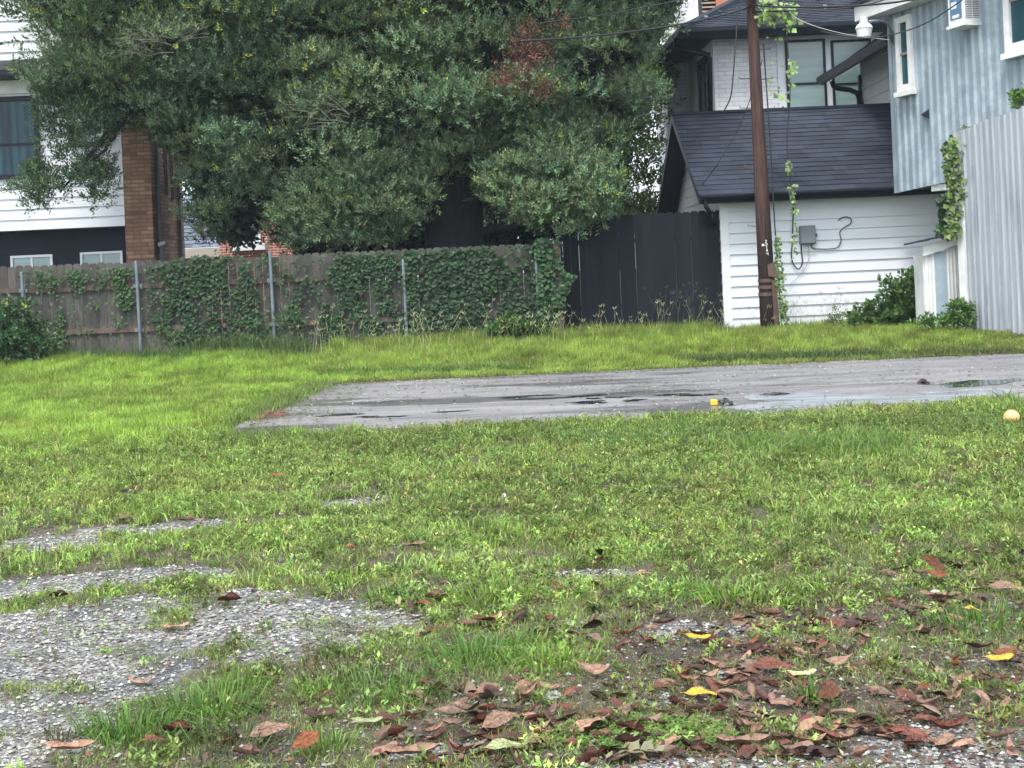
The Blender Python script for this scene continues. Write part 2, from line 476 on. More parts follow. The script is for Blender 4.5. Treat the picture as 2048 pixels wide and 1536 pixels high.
def slab_mask(x, y):
    w = (fbm(x, y, 1.4) - .5); w2 = np.clip(fbm(x + 60, y, 3.2) - .5, 0, 1)
    e = np.minimum(np.minimum(x - SLAB[0] - w * .7 - w2 * 1.0, SLAB[1] - x), np.minimum(y - SLAB[2] - w * .5 - w2 * 1.6 + .05, SLAB[3] - y + w * .5 - w2 * 1.5))
    return e        # > 0 inside

xs = np.unique(np.round(np.concatenate([np.linspace(-150, -12, 24), np.arange(-12, -4, .4), np.arange(-4, 4, .05), np.arange(4, 12, .4), np.linspace(12, 150, 24)]), 4))
ys = np.unique(np.round(np.concatenate([np.linspace(-30, 3, 12), np.arange(3, 8.5, .05), np.arange(8.5, 24, .18), np.linspace(24, 200, 30)]), 4))
X, Y = np.meshgrid(xs, ys)
fine = (Y > 3) & (Y < 12.3)
Z = gz(X, Y) + fine * ((fbm(X, Y, 6) - .5) * .022 + (fbm(X, Y, 19) - .5) * .012) 
inside = (X > SLAB[0] + .12) & (X < SLAB[1] - .1) & (Y > SLAB[2] + .1) & (Y < SLAB[3] - .1)
Z = np.where(inside, -0.05, Z)
V = np.stack([X, Y, Z], -1).reshape(-1, 3)
nx, ny = len(xs), len(ys)
ii, jj = np.meshgrid(np.arange(nx - 1), np.arange(ny - 1))
a = (jj * nx + ii).ravel()
Q = np.stack([a, a + 1, a + nx + 1, a + nx], 1)
gm = gravel_mask(X, Y).ravel()
C = np.stack([gm, sstep(.2, .9, np.abs(X) - .42 * np.maximum(Y, 3) - 2.2).ravel(), np.zeros_like(gm)], 1)
m = Mt('soil_and_old_asphalt')
v = m.coord('Object')
n1 = m.noise(v, 3, 5); n2 = m.noise(v, 40, 5, .7)
soil = m.ramp(n1, [(.35, (.022, .018, .014)), (.65, (.075, .058, .043))])
vo = m.n('ShaderNodeTexVoronoi'); vo.inputs['Scale'].default_value = 60; m.l(v, vo.inputs['Vector'])
sv = m.n('ShaderNodeSeparateColor'); m.l(vo.outputs['Color'], sv.inputs[0])
agg = m.ramp(sv.outputs[0], [(.1, (.045, .045, .047)), (.5, (.12, .118, .115)), (.95, (.34, .33, .31))])
agg = m.mix(m.ramp(m.noise(v, 2.5, 4), [(.45, (0, 0, 0)), (.7, (1, 1, 1))]), agg, (.045, .05, .06))
sep = m.n('ShaderNodeSeparateColor'); m.l(m.attr(), sep.inputs[0])
turf = m.ramp(m.noise(v, 14, 6, .75), [(.35, (.03, .045, .012)), (.65, (.13, .17, .04))])
m.col(m.mix(sep.outputs[1], m.mix(sep.outputs[0], soil, agg), turf)); m.set(.75, 0, .4)
m.bump(vo.outputs['Distance'], .6, .008)
ground = bigmesh('ground', V, Q, np.zeros((0, 3)), C, m.m, smooth=True)
tag(ground, kind='structure')

# concrete slab: one sheet with broken outline, 6 mm up
def sheet(name, poly, z, mat, t=0.0):
    mb = MB()
    n = len(poly)
    vs = [(x, y, z) for x, y in poly]
    fs = [tuple(range(n))]
    if t:
        vs += [(x, y, z - t) for x, y in poly]
        fs += [(i, i + n, (i + 1) % n + n, (i + 1) % n) for i in range(n)]
    mb.add(vs, fs)
    return mb.build(name, mat, origin=(0, 0, 0))
rs = random.Random(5)
def jag(p, q, step, amp):
    L = math.dist(p, q); k = max(1, int(L / step)); out = []
    for i in range(k):
        t = i / k; out.append((p[0] + (q[0] - p[0]) * t + rs.uniform(-amp, amp), p[1] + (q[1] - p[1]) * t + rs.uniform(-amp, amp)))
    return out
x0, x1, y0, y1 = SLAB
poly = jag((x0 + .1, y0), (x1, y0 - .05), .25, .05) + jag((x1, y0), (x1, y1), 1, .01) + jag((x1, y1), (x0 + .3, y1 - .2), .3, .05) + jag((x0 + .3, y1 - .2), (x0, y0), .3, .05)
m = Mt('worn_wet_concrete')
v = m.coord('Object', (.5, 1.6, 1)); n1 = m.noise(v, 1.1, 6, .7); n2 = m.noise(m.coord('Object', (1, 1, 1)), 55, 4, .8)
wet = m.ramp(m.noise(m.coord('Object', (.35, 1.3, 1)), .8, 4, .6), [(.50, (0, 0, 0)), (.60, (1, 1, 1))])
c = m.ramp(n1, [(.3, (.11, .11, .118)), (.5, (.19, .183, .188)), (.75, (.27, .262, .268))])
cr_ = m.ramp(m.noise(m.coord('Object', (.6, 6, 1)), 1.6, 7, .75), [(.36, (.35, .35, .36)), (.44, (1, 1, 1))]); c = m.mix(1.0, c, cr_, 'MULTIPLY')
c = m.mix(.35, c, m.ramp(n2, [(.3, (.12, .12, .12)), (.7, (.5, .5, .5))]), 'OVERLAY')
c = m.mix(wet, c, m.mix(1.0, c, (.62, .62, .66), 'MULTIPLY'))
m.col(c)
m.l(m.ramp(wet, [(0, (.75,) * 3), (1, (.28,) * 3)]), m.p.inputs['Roughness'])
m.bump(n2, .25, .004)
slab = sheet('concrete_driveway', poly, 0.012, m.m, .1)
tag(slab, kind='structure')
mw = Mt('puddle_water').set(.02, 0, .6); mw.col((.03, .035, .04)); mw = mw.m
mfilm = Mt('wet_film_sky_sheen'); mfilm.col(mfilm.ramp(mfilm.noise(mfilm.coord('Object', (.4, 3, 1)), 2.5, 5), [(.4, (.13, .145, .165)), (.6, (.27, .29, .32))])); mfilm.set(.3, 0, .8); mfilm = mfilm.m  # wet film; its pale bluish colour paints in the reflected sky
def puddle(cx, cy, rx, ry, seed):
    c = G(cx, cy); e = G(cx + rx, cy); f = G(cx, cy - ry)
    a, b = e.x - c.x, f.y - c.y
    r2 = random.Random(seed); ph = [r2.uniform(0, 6.28) for _ in range(4)]
    pl = []
    for k in range(60):
        t = 2 * math.pi * k / 60
        q = 1 + .26 * math.sin(2 * t + ph[0]) + .16 * math.sin(3 * t + ph[2]) + .16 * math.sin(5 * t + ph[1]) + .1 * math.sin(9 * t + ph[2]) + .06 * math.sin(17 * t + ph[3])
        pl.append((c.x + a * q * math.cos(t), c.y + b * q * math.sin(t)))
    o = sheet('puddle', pl, 0.016 + .0002 * seed, mfilm if seed < 2 else mw); tag(o, kind='structure')
pq = [(1620, 808, 210, 15), (1900, 796, 170, 13), (1960, 768, 120, 5), (1900, 712, 150, 3)]
for (x0_, x1_, y_, n_) in ((660, 780, 833, 4), (880, 900, 826, 1), (1000, 1240, 797, 7), (1340, 1460, 794, 3), (1540, 1570, 790, 1), (1080, 1300, 806, 3)):
    for i in range(n_): pq.append((rs.uniform(x0_, x1_), y_ + rs.uniform(-4, 4), rs.uniform(14, 48), rs.uniform(.7, 1.7)))
for k, q in enumerate(pq): puddle(*q, seed=k)

# ------------------------------------------------------------------ pebbles of the broken asphalt
N = 300000
y = 3.6 + rng.random(N) ** 1.15 * 6.5
x = (rng.random(N) - .5) * (y * .84 + 4.2)
g = gravel_mask(x, y)
keep = rng.random(N) < g * (.25 + 1.0 * fbm(x, y * 2, 3.0)) * np.clip(7.5 / y - .25, .2, 1) + .015 + .16 * sstep(7.0, 5, y)
x, y = x[keep], y[keep]; N = len(x)
r = (.0022 + rng.random(N) ** 4 * .010) * (.7 + .35 * y / 5)
z = gz(x, y) + .004 + ((fbm(x, y, 6) - .5) * .022 + (fbm(x, y, 19) - .5) * .012)
base = np.array([[1, 0, 0], [0.2, .9, .1], [-.9, .3, 0], [-.4, -.8, .05], [.6, -.7, 0], [.1, .1, .6], [0, 0, -.4]])
az = rng.random(N) * 6.283; ca, sa = np.cos(az), np.sin(az)
B = base[None] * (1 + (rng.random((N, 7, 3)) - .5) * .5) * r[:, None, None]
VV = np.stack([B[:, :, 0] * ca[:, None] - B[:, :, 1] * sa[:, None], B[:, :, 0] * sa[:, None] + B[:, :, 1] * ca[:, None], B[:, :, 2]], -1) + np.stack([x, y, z], 1)[:, None]
T = np.array([(k, (k + 1) % 5, 5) for k in range(5)])
T = (np.arange(N)[:, None, None] * 7 + T[None]).reshape(-1, 3)
shade = rng.random((N, 1)) ** 1.3
cc = (.07 + .36 * shade * (.4 + 1.1 * fbm(x, y * 2.5, 2.5)[:, None])) * np.array([[1, .975, .92]]) * (1 + (rng.random((N, 3)) - .5) * .1)
m = Mt('pebble_stone'); m.col(m.attr()); m.set(.6, 0, .4)
peb = bigmesh('gravel', VV.reshape(-1, 3), np.zeros((0, 4)), T, np.repeat(cc, 7, axis=0), m.m)
tag(peb, 'loose pale stone chips on the broken old asphalt', 'gravel', kind='stuff')

# ================================================================== GRASS
def lawn_ok(x, y, pad=0.0):
    return slab_mask(x, y) < pad
def scatter(N, y0, y1, xr=None, power=1.0, x0=None, x1=None):
    y = y0 + rng.random(N) ** power * (y1 - y0)
    if x0 is None: x = (rng.random(N) - .5) * (y * .84 + 5.6)
    else: x = x0 + rng.random(N) * (x1 - x0)
    return x, y
def gp(x, y): return np.stack([x, y, gz(x, y) + 0.0], 1)
def lean(N, a):
    t = rng.random(N) * 6.283; r = rng.random(N) * a
    return np.stack([np.cos(t) * r, np.sin(t) * r], 1)
C_LAWN = np.array([.225, .325, .066]); C_COOL = np.array([.140, .212, .068]); C_YEL = np.array([.24, .24, .075]); C_DRY = np.array([.30, .25, .13])
def gcol(x, y, bright):
    N = len(x)
    w = fbm(x, y, .8); q = fbm(x + 40, y + 11, 2.3)
    c = C_COOL[None] * (1 - bright[:, None]) + C_LAWN[None] * bright[:, None]
    c = c * (1 - .45 * sstep(.55, .75, q)[:, None]) + C_YEL * .9 * (.45 * sstep(.55, .75, q)[:, None])
    c = c * (.62 + .76 * w[:, None])
    c = c * (1 + (rng.random((N, 1)) - .5) * .8) * (1 + (rng.random((N, 3)) - .5) * .18)
    dry = rng.random(N) < .09
    c[dry] = C_DRY * (.6 + .6 * rng.random((dry.sum(), 1)))
    return np.clip(c, .004, .6)

pl = Pile()
# near ground cover: short blades, thinning out towards the photographer and over the gravel
def near_density(x, y):
    g = gravel_mask(x, y)
    n = fbm(x + 3, y, 1.1); n2 = fbm(x, y + 8, 3.5)
    bare = sstep(6.6, 4.8, y) * (.38 + .18 * sstep(-.2, .6, x)) + sstep(7.4, 6.2, y) * .12
    n3 = fbm(x + 31, y + 17, 8.0)
    d = np.clip(1.0 - bare - (n < .42) * .22 - (n2 < .40) * .35 * (y < 9) - (n3 < .42) * .5, .05, 1)
    for cx, cy, rx, ry in BARE: d = d * (1 - .74 * np.clip(1.3 - ((x - cx) / rx) ** 2 - ((y - cy) / ry) ** 2 + (n3 - .5) * 2.5, 0, 1))
    return d * (1 - (.93 + .05 * (n3 < .5)) * g)
def clustered(M, per, spread):
    cx_, cy_ = scatter(M, 3.7, 12.9, power=.85)
    k = rng.random(M) < np.clip(near_density(cx_, cy_) * 1.05, 0, 1); cx_, cy_ = cx_[k], cy_[k]; M = len(cx_)
    n = rng.poisson(per, M); idx = np.repeat(np.arange(M), n); N = len(idx)
    sp_ = spread * (.5 + rng.random(M))[idx]
    x = cx_[idx] + rng.normal(size=N) * sp_; y = cy_[idx] + rng.normal(size=N) * sp_
    k = lawn_ok(x, y, -.02) & (rng.random(N) < 1 - .85 * gravel_mask(x, y) * sstep(3, 1, 0 * y))
    return x[k], y[k], idx[k], M
def cluster_tone(M): return .36 + 1.35 * rng.random(M) ** 1.4
x, y, idx, M = clustered(31000, 13, .035)
N = len(x); tone = cluster_tone(M)[idx]; hgt = (.6 + .9 * rng.random(M))[idx]
br = np.clip(.38 + .5 * sstep(-1.5, -4, x) * sstep(8, 11, y) + .5 * (rng.random(M)[idx] - .5) + .15, 0, 1)
tall = sstep(10.8, 12.6, y) * .9 + .7 * sstep(.52, .75, fbm(x + 9, y, 1.7))
h = (.016 + .038 * rng.random(N)) * (1 + tall) * hgt * (1 - .5 * sstep(6.8, 5.2, y))
pl.blades(gp(x, y), lean(N, 1.5), h, .003 + .005 * rng.random(N) * (1 + .05 * y), gcol(x, y, br) * tone[:, None] * 1.1)
x, y, idx, M = clustered(8500, 5, .05)
N = len(x); k = (y > 7.2)
x, y, idx = x[k], y[k], idx[k]; N = len(x)
pl.blades(gp(x, y), lean(N, 1.8), (.03 + .07 * rng.random(N)), .008 + .007 * rng.random(N), gcol(x, y, np.full(N, .45)) * (.6 + .9 * rng.random(M)[idx])[:, None], bend=.9)
# broadleaf ground cover (small ovate leaves, several per crown)
x, y, idx, M = clustered(24500, 5, .03)
N = len(x); tone = cluster_tone(M)[idx]; yel = rng.random(M)[idx]
br0 = np.clip(.0 + .75 * yel, 0, 1.2)
c0 = gcol(x, y, br0) * tone[:, None] * .98
hh = (.015 + .045 * rng.random(N)) * (1 + .4 * sstep(10.5, 12.5, y))
for q in range(6):
    a = rng.random(N) * 6.283; el = .1 + rng.random(N) * .95
    d = np.stack([np.cos(a) * np.cos(el), np.sin(a) * np.cos(el), np.sin(el)], 1)
    nn = np.stack([-np.cos(a) * np.sin(el), -np.sin(a) * np.sin(el), np.cos(el)], 1)
    p = gp(x, y) + np.stack([(rng.random(N) - .5) * .03, (rng.random(N) - .5) * .03, hh * rng.random(N)], 1)
    s = .012 + .020 * rng.random(N)
    pl.leaves(p, d, nn, s, s * (.35 + .25 * rng.random(N)), c0 * (.75 + .6 * rng.random((N, 1))))
# fine short blades that knit the worn foreground together
x, y = scatter(400000, 3.7, 8.2, power=.9)
g_ = gravel_mask(x, y); bm_ = np.ones(len(x))
for cx, cy, rx, ry in BARE: bm_ *= 1 - .62 * np.clip(1.3 - ((x - cx) / rx) ** 2 - ((y - cy) / ry) ** 2, 0, 1)
k = rng.random(len(x)) < bm_ * (1 - .97 * g_) * np.clip(.35 + 2.2 * (fbm(x + 2, y + 6, 5) - .38), .06, 1); x, y = x[k], y[k]; N = len(x)
pl.blades(gp(x, y), lean(N, 1.6), .010 + .026 * rng.random(N), .0018 + .0022 * rng.random(N), gcol(x, y, .3 + .5 * fbm(x, y, 3)) * 1.1)
# dead straw and thatch lying flat
x, y = scatter(120000, 3.7, 12.6, power=.9)
k = rng.random(len(x)) < (1 - gravel_mask(x, y) * .75)
x, y = x[k], y[k]; N = len(x); a = rng.random(N) * 6.283
d = np.stack([np.cos(a), np.sin(a), (rng.random(N) - .3) * .35], 1)
pl.leaves(gp(x, y) + np.array([0, 0, .008]), d, np.tile([0, 0, 1.0], (N, 1)), .02 + .05 * rng.random(N), .002 + .003 * rng.random(N), vary((.17, .125, .08), N, .65, .15))
near = pl.build('grass', m_grass); tag(near, 'short weedy grass of the verge in front of the concrete driveway', 'grass', kind='stuff')

# left lawn and far strip
pl = Pile()
x = -13.5 + rng.random(300000) * 12; y = 12.4 + rng.random(300000) * 10.6
k = lawn_ok(x, y, -.03) & (x > -.44 * y - 3.2)
x, y = x[k], y[k]; N = len(x)
br = np.clip(.95 + (fbm(x, y, .5) - .5) * .8, .3, 1.3)
br = br * (1 - .25 * sstep(21.5, 23, y))
h = (.03 + .06 * rng.random(N)) * (.6 + .9 * vnoise(x, y, 5)) * (1 + .9 * sstep(18, 22.5, y) + .5 * sstep(.5, .75, fbm(x, y, 1.2)))
pl.blades(gp(x, y), lean(N, .9), h, .005 + .006 * rng.random(N), gcol(x, y, br) * np.array([1.02, 1.08, .9]) * (.55 + .85 * vnoise(x, y, 4.5))[:, None])
x = -9.5 + rng.random(5200) * 7.5; y = 12.8 + rng.random(5200) * 9
k = lawn_ok(x, y, -.1) & (x > -.44 * y - .9) & (fbm(x + 5, y, 1.5) > .5); x, y = x[k], y[k]; N = len(x)
pl.blades(gp(x, y), lean(N, 1.6), .06 + .12 * rng.random(N) ** 2, .010 + .008 * rng.random(N), gcol(x, y, np.full(N, .55)) * (.6 + .8 * rng.random((N, 1))), bend=.9)
lw = pl.build('grass', m_grass); tag(lw, 'bright mown grass of the left lawn before the wooden fence', 'grass', kind='stuff')
pl = Pile()
x = -3.2 + rng.random(290000) * 15.6; y = 18.0 + rng.random(290000) * 5.6
k = (slab_mask(x, y) < .0) & (x < .43 * y + 3)
x, y = x[k], y[k]; N = len(x)
edge = sstep(18.9, 18.2, y)
br = np.clip(1.0 + (fbm(x, y, .6) - .5) * .7 - .6 * edge * sstep(1, 3, x), 0.0, 1.3)
h = (.05 + .11 * rng.random(N)) * (.55 + .9 * vnoise(x, y, 6)) * (.55 + .8 * sstep(18.6, 20.5, y)) * (1 - .4 * sstep(5.5, 7.2, x)) * (1 + .5 * sstep(21.6, 22.8, y) * (x < 3.5))
pl.blades(gp(x, y), lean(N, .8), h, .006 + .007 * rng.random(N), gcol(x, y, br) * np.array([1.08, 1.05, 1.0]) * (.55 + .85 * vnoise(x, y, 4.5))[:, None])
fs = pl.build('grass', m_grass); tag(fs, 'bright long grass strip between the driveway and the fences', 'grass', kind='stuff')

# flopped coarse blades along the driveway edges
pl = Pile()
N = 9000; t = rng.random(N); q = rng.random(N)
x = np.where(q < .5, -2.8 + t * 10.5, np.where(q < .8, -2.6 + t * 10.5, -2.75 + rng.random(N) ** 2 * .8)); y = np.where(q < .5, 12.42 + rng.random(N) ** 2 * .5, np.where(q < .8, 18.2 - rng.random(N) ** 2 * .5, 12.9 + t * 5.2)); a = rng.random(N) * 6.28
pl.leaves(np.stack([x, y, np.full(N, .018) + .012 * rng.random(N)], 1), np.stack([np.cos(a), np.sin(a) * .6, rng.random(N) * .2], 1), np.tile([0, 0, 1.0], (N, 1)), .03 + .08 * rng.random(N), .005 + .012 * rng.random(N), np.where(rng.random((N, 1)) < .5, vary((.13, .09, .06), N, .6), vary((.14, .20, .07), N, .5)))
def strip(px0, py0, px1, py1, N, spread, h, w, c, ln=1.3, am=.3):
    A, B = G(px0, py0), G(px1, py1)
    t = rng.random(N)
    x = A.x + (B.x - A.x) * t + rng.normal(size=N) * spread * .5; y = A.y + (B.y - A.y) * t + rng.normal(size=N) * spread
    pl.blades(gp(x, y), lean(N, ln), h * (.5 + rng.random(N)), w * (.6 + .8 * rng.random(N)), vary(c, N, am, .15), bend=.8)
strip(640, 752, 1050, 742, 2600, .14, .13, .013, (.14, .21, .06))
strip(1050, 742, 1380, 728, 900, .08, .07, .009, (.08, .13, .04))
strip(1380, 728, 1760, 715, 3400, .16, .14, .014, (.095, .135, .045))
strip(1760, 712, 2040, 700, 1500, .12, .08, .012, (.09, .10, .04))
strip(470, 850, 640, 775, 1800, .2, .12, .012, (.15, .215, .06))
strip(560, 878, 1250, 872, 3800, .10, .055, .010, (.115, .175, .05))
strip(1250, 866, 2048, 830, 4200, .10, .06, .010, (.115, .175, .05))
strip(1150, 880, 1500, 870, 2000, .35, .08, .010, (.11, .175, .055))
strip(1480, 905, 1800, 895, 1700, .22, .13, .014, (.15, .23, .065))
strip(1800, 870, 2048, 850, 900, .3, .08, .010, (.11, .17, .05))
strip(0, 705, 600, 722, 2200, .12, .16, .012, (.13, .20, .06), .9)
strip(400, 880, 700, 880, 1200, .2, .09, .010, (.11, .17, .05))
ed = pl.build('grass', m_grass); tag(ed, 'coarse flopped grass blades along the edges of the concrete driveway', 'grass', kind='stuff')

# tall seed-head stalks standing along the fence line
pl = Pile()
def stalks(px0, px1, d0, d1, N, hmin, hmax, c=(.48, .47, .26)):
    for _ in range(N):
        px = random.uniform(px0, px1); d = random.uniform(d0, d1); u, _v = uv(px, 690); x = u * d
        z = float(gz(x, d)); h = random.uniform(hmin, hmax); a = random.uniform(0, 6.28); le = random.uniform(.05, .5) * h
        p0 = np.array([x, d, z]); tip = p0 + np.array([math.cos(a) * le, math.sin(a) * le * .6, h]); mid = (p0 + tip) / 2 + np.array([-math.cos(a), 0, 1]) * .08 * h
        cc = vary(c, 1, .35, .1)
        seg = np.array([p0, mid]); pl.leaves(seg, np.array([mid - p0, tip - mid]) , np.array([[0, -1, .1]] * 2), np.array([np.linalg.norm(mid - p0) * 1.08, np.linalg.norm(tip - mid) * 1.02]), np.array([.006, .0045]), np.repeat(cc, 2, 0), fold=.01)
        k = random.choice([2, 3, 3, 4])
        b = np.array([[math.cos(a + s) * .9, .3 * math.sin(a + s), .75 + .3 * random.random()] for s in np.linspace(-1.3, 1.3, k)])
        pl.leaves(np.repeat(tip[None], k, 0), b, np.array([[0, -1, .1]] * k), np.array([random.uniform(.05, .1) for _ in range(k)]), np.full(k, .006), np.repeat(cc * 1.1, k, 0), fold=.01)
stalks(600, 1000, 21.4, 22.9, 80, .3, .8)
stalks(1000, 1120, 21.6, 22.9, 50, .3, .55)
stalks(1120, 1460, 21.6, 23.3, 50, .3, .7)
stalks(1300, 1450, 22.3, 23.2, 24, .6, .95, (.10, .14, .07))
stalks(1460, 1760, 21.8, 23.2, 60, .25, .6, (.26, .27, .13))
stalks(60, 600, 22.0, 22.9, 110, .25, .6, (.16, .22, .08))
strip(380, 712, 610, 716, 1500, .2, .34, .014, (.08, .13, .045), .8)
strip(600, 700, 1110, 690, 1500, .2, .30, .010, (.12, .18, .05), .8)
strip(1130, 690, 1460, 676, 1200, .2, .17, .010, (.11, .18, .05), .8)
strip(1290, 680, 1460, 672, 700, .15, .22, .014, (.08, .13, .045), .8)
strip(1460, 672, 1760, 668, 700, .15, .13, .009, (.16, .2, .06), .8)
strip(0, 728, 380, 722, 1200, .15, .26, .012, (.08, .15, .04), .8)
stalks(1560, 1700, 23.0, 23.3, 40, .4, .75, (.25, .22, .15))
st = pl.build('tall_grass', m_grass); tag(st, 'tall thin seeding grass stalks along the foot of the fences', 'grass', kind='stuff')

# ================================================================== WOODEN FENCE
FD = 23.2
fence = thing('wooden_fence', (-4, FD, .1), 'weathered grey picket fence overgrown with ivy, with steel pipe posts', 'fence')
XL, XR = -11.5, P(1112, 600, FD).x
mb = MB(); x = XL
zt = lambda x: 1.915 - .03 * (x < P(556, 520, FD).x) * max(0, min(1, (x + 8) / 3)) 
while x < XR:
    w = .14; t = zt(x) + random.uniform(-.012, .012); z0 = .06
    g = random.uniform(.7, 1.15); c = (.076 * g, .070 * g * random.uniform(.95, 1.04), .065 * g)
    yj = random.uniform(-.003, .003); y0 = FD + .05 + yj; y1 = y0 + .016
    pr = [(x, z0), (x + w, z0), (x + w, t - .03), (x + w - .028, t), (x + .028, t), (x, t - .03)]
    mb.prism(pr, 1, y0, y1, c)
    x += w + random.uniform(.001, .010) + (.008 if P(400, 500, FD).x < x < P(560, 500, FD).x else 0)
mb.build('pickets', m_wood, fence)
posts_px = [(-215, 560), (48, 545), (277, 523), (545, 503), (810, 520), (1075, 500)]
pxx = [P(a, 600, FD).x for a, b in posts_px]
for zc in (1.47, .68):
    for a, b in zip([XL] + pxx, pxx + [XR]):
        if b - a < .2: continue
        mb = MB(); j = random.uniform(-.02, .02)
        mb.box(a + .01, b - .01, FD + .008, FD + .046, zc - .045 + j, zc + .045 + j, (.085, .06, .05) if zc > 1 else (.12, .085, .07))
        mb.build('rail', m_wood, fence)
for (a, b), x in zip(posts_px, pxx):
    top = P(a, b, FD - .055).z
    mb = MB(); mb.tube([(x + .02, FD - .055, .0), (x, FD - .055, top)], .029, 12); mb.tube([(x, FD - .055, top), (x, FD - .055, top + .012)], [.031, .02], 12)
    po = mb.build('post', m_galv, fence, smooth=False)
    for zc in (1.47, .68):
        mb = MB(); mb.box(x - .075, x + .075, FD - .028, FD + .006, zc - .032, zc + .032); mb.tube([(x, FD - .055, zc - .03), (x, FD - .055, zc + .03)], .034, 12)
        mb.build('bracket', m_galv, po)
mb = MB(); mb.box(XR, XR + .12, FD - .02, FD + .1, .0, 1.93, (.15, .12, .10)); mb.build('end_post', m_wood, fence)

# ================================================================== NAVY FENCE / GATE
GD = 23.75
gate = thing('navy_fence', (2.5, GD, .15), 'tall dark navy board fence between the ivy fence and the white garage', 'fence')
mb = MB(); x = P(1112, 560, GD).x; xe = P(1449, 560, GD).x; k = 0
while x < xe - .05:
    w = min(.145, xe - x); t = 2.385 - .028 * max(0, (P(1290, 500, GD).x - x)) + random.uniform(-.006, .006)
    g = random.uniform(.85, 1.2); c = (.0105 * g, .0125 * g, .018 * g)
    y0 = GD + random.uniform(-.002, .002)
    mb.prism([(x, .25), (x + w, .25), (x + w, t - .03), (x + w - .03, t), (x + .03, t), (x, t - .03)], 1, y0, y0 + .018, c)
    k += 1; x += w + (random.uniform(.003, .005) if k % 7 in (1, 3) else .001)
mb.build('boards', m_navywood, gate)
mb = MB(); mb.box(P(1132, 560, GD).x, xe, GD - .05, GD - .006, .10, .245, (.008, .010, .018)); mb.build('kick_board', m_navywood, gate)
for zc in (.7, 1.9):
    mb = MB(); mb.box(P(1132, 560, GD).x, xe, GD + .022, GD + .06, zc - .045, zc + .045, (.008, .010, .018)); mb.build('rail', m_navywood, gate)

# ================================================================== WHITE GARAGE
QD = 23.6
gar = thing('garage', (5.5, QD, .15), 'low white lap-sided garage with a dark shingled gable roof behind the utility pole', 'garage')
gx0 = P(1447, 550, QD).x; gx1 = 8.6
ez = 2.60; rzr = CAMZ + (2.94 - CAMZ) + 1.55   # eave and ridge heights are set from the photograph below
E0 = P(1398, 391, QD - .42); ez = E0.z
RL = P(1345, 229, 26.55); rx0 = E0.x; rz = RL.z
W = Wall((gx0, QD), (gx1, QD), (0, -1))
mb = MB(); lap(mb, W, .13, gx1 - gx0, .02, ez + .02, .193, .028); mb.quad((gx0, QD + .03, 0), (gx1, QD + .03, 0), (gx1, QD + .03, ez), (gx0, QD + .03, ez))
mb.build('front_wall', m_white, gar)
mb = MB(); mb.box(gx0 - .022, gx0 + .13, QD - .024, QD + .03, .02, ez); mb.build('corner_board', m_trim, gar)
WS = Wall((gx0, QD), (gx0, 29.6), (-1, 0))
def gclip(z):
    if z <= ez: return (0.03, 6.0)
    t = min(1, (z - ez) / (rz - ez)); return (0.03 + 2.93 * t * .98, 6.0 - 2.93 * t * .98)
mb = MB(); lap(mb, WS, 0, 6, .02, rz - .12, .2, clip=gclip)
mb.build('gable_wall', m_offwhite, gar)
mb = MB(); mb.box(gx1 - .05, gx1, QD, 29.6, 0, ez); mb.box(gx0 + .1, gx1, 29.55, 29.6, 0, ez); mb.build('rear_wall', m_white, gar)
rx1 = 7.95; EY = QD - .42; BY = 26.55 * 2 - EY
mb = MB(); shingles(mb, (rx0, EY, ez), (rx1, EY, ez), (rx0, 26.55, rz), (rx1, 26.55, rz), .205, .010)
shingles(mb, (rx1, BY, ez), (rx0, BY, ez), (rx1, 26.55, rz), (rx0, 26.55, rz), .205, .010)
mb.box(rx0 + .002, rx1, 26.47, 26.63, rz - .02, rz + .035)
roof = mb.build('roof', m_shingle, gar)
mb = MB(); th = .16
mb.add([(rx0, EY, ez - .004), (rx1, EY, ez - .004), (rx1, 26.55, rz - .004), (rx0, 26.55, rz - .004), (rx0, EY, ez - th), (rx1, EY, ez - th), (rx1, 26.55, rz - th), (rx0, 26.55, rz - th)], [(4, 5, 6, 7), (0, 3, 7, 4), (0, 4, 5, 1), (1, 5, 6, 2)])
mb.add([(rx0, BY, ez - .004), (rx1, BY, ez - .004), (rx1, 26.55, rz - .006), (rx0, 26.55, rz - .006), (rx0, BY, ez - th), (rx1, BY, ez - th), (rx1, 26.55, rz - th - .002), (rx0, 26.55, rz - th - .002)], [(4, 5, 6, 7), (0, 3, 7, 4), (0, 4, 5, 1), (1, 5, 6, 2)])
mb.build('fascia', m_black, roof)
mb = MB(); gprof = [(EY - .02, ez + .005), (EY - .13, ez - .005), (EY - .13, ez - .04), (EY - .08, ez - .12), (EY - .02, ez - .12)]
mb.prism(gprof, 0, rx0 + .02, rx1 + .5); mb.build('gutter', m_black, gar)
dx = P(1411, 420, EY).x
mb = MB(); mb.tube([(dx, EY - .06, ez - .1), (dx, EY - .06, ez - .2), (dx + .1, EY + .1, ez - .32), (gx0 - .09, QD + .25, ez - .55), (gx0 - .09, QD + .25, .15)], .04, 8); mb.build('downspout', m_black, gar)

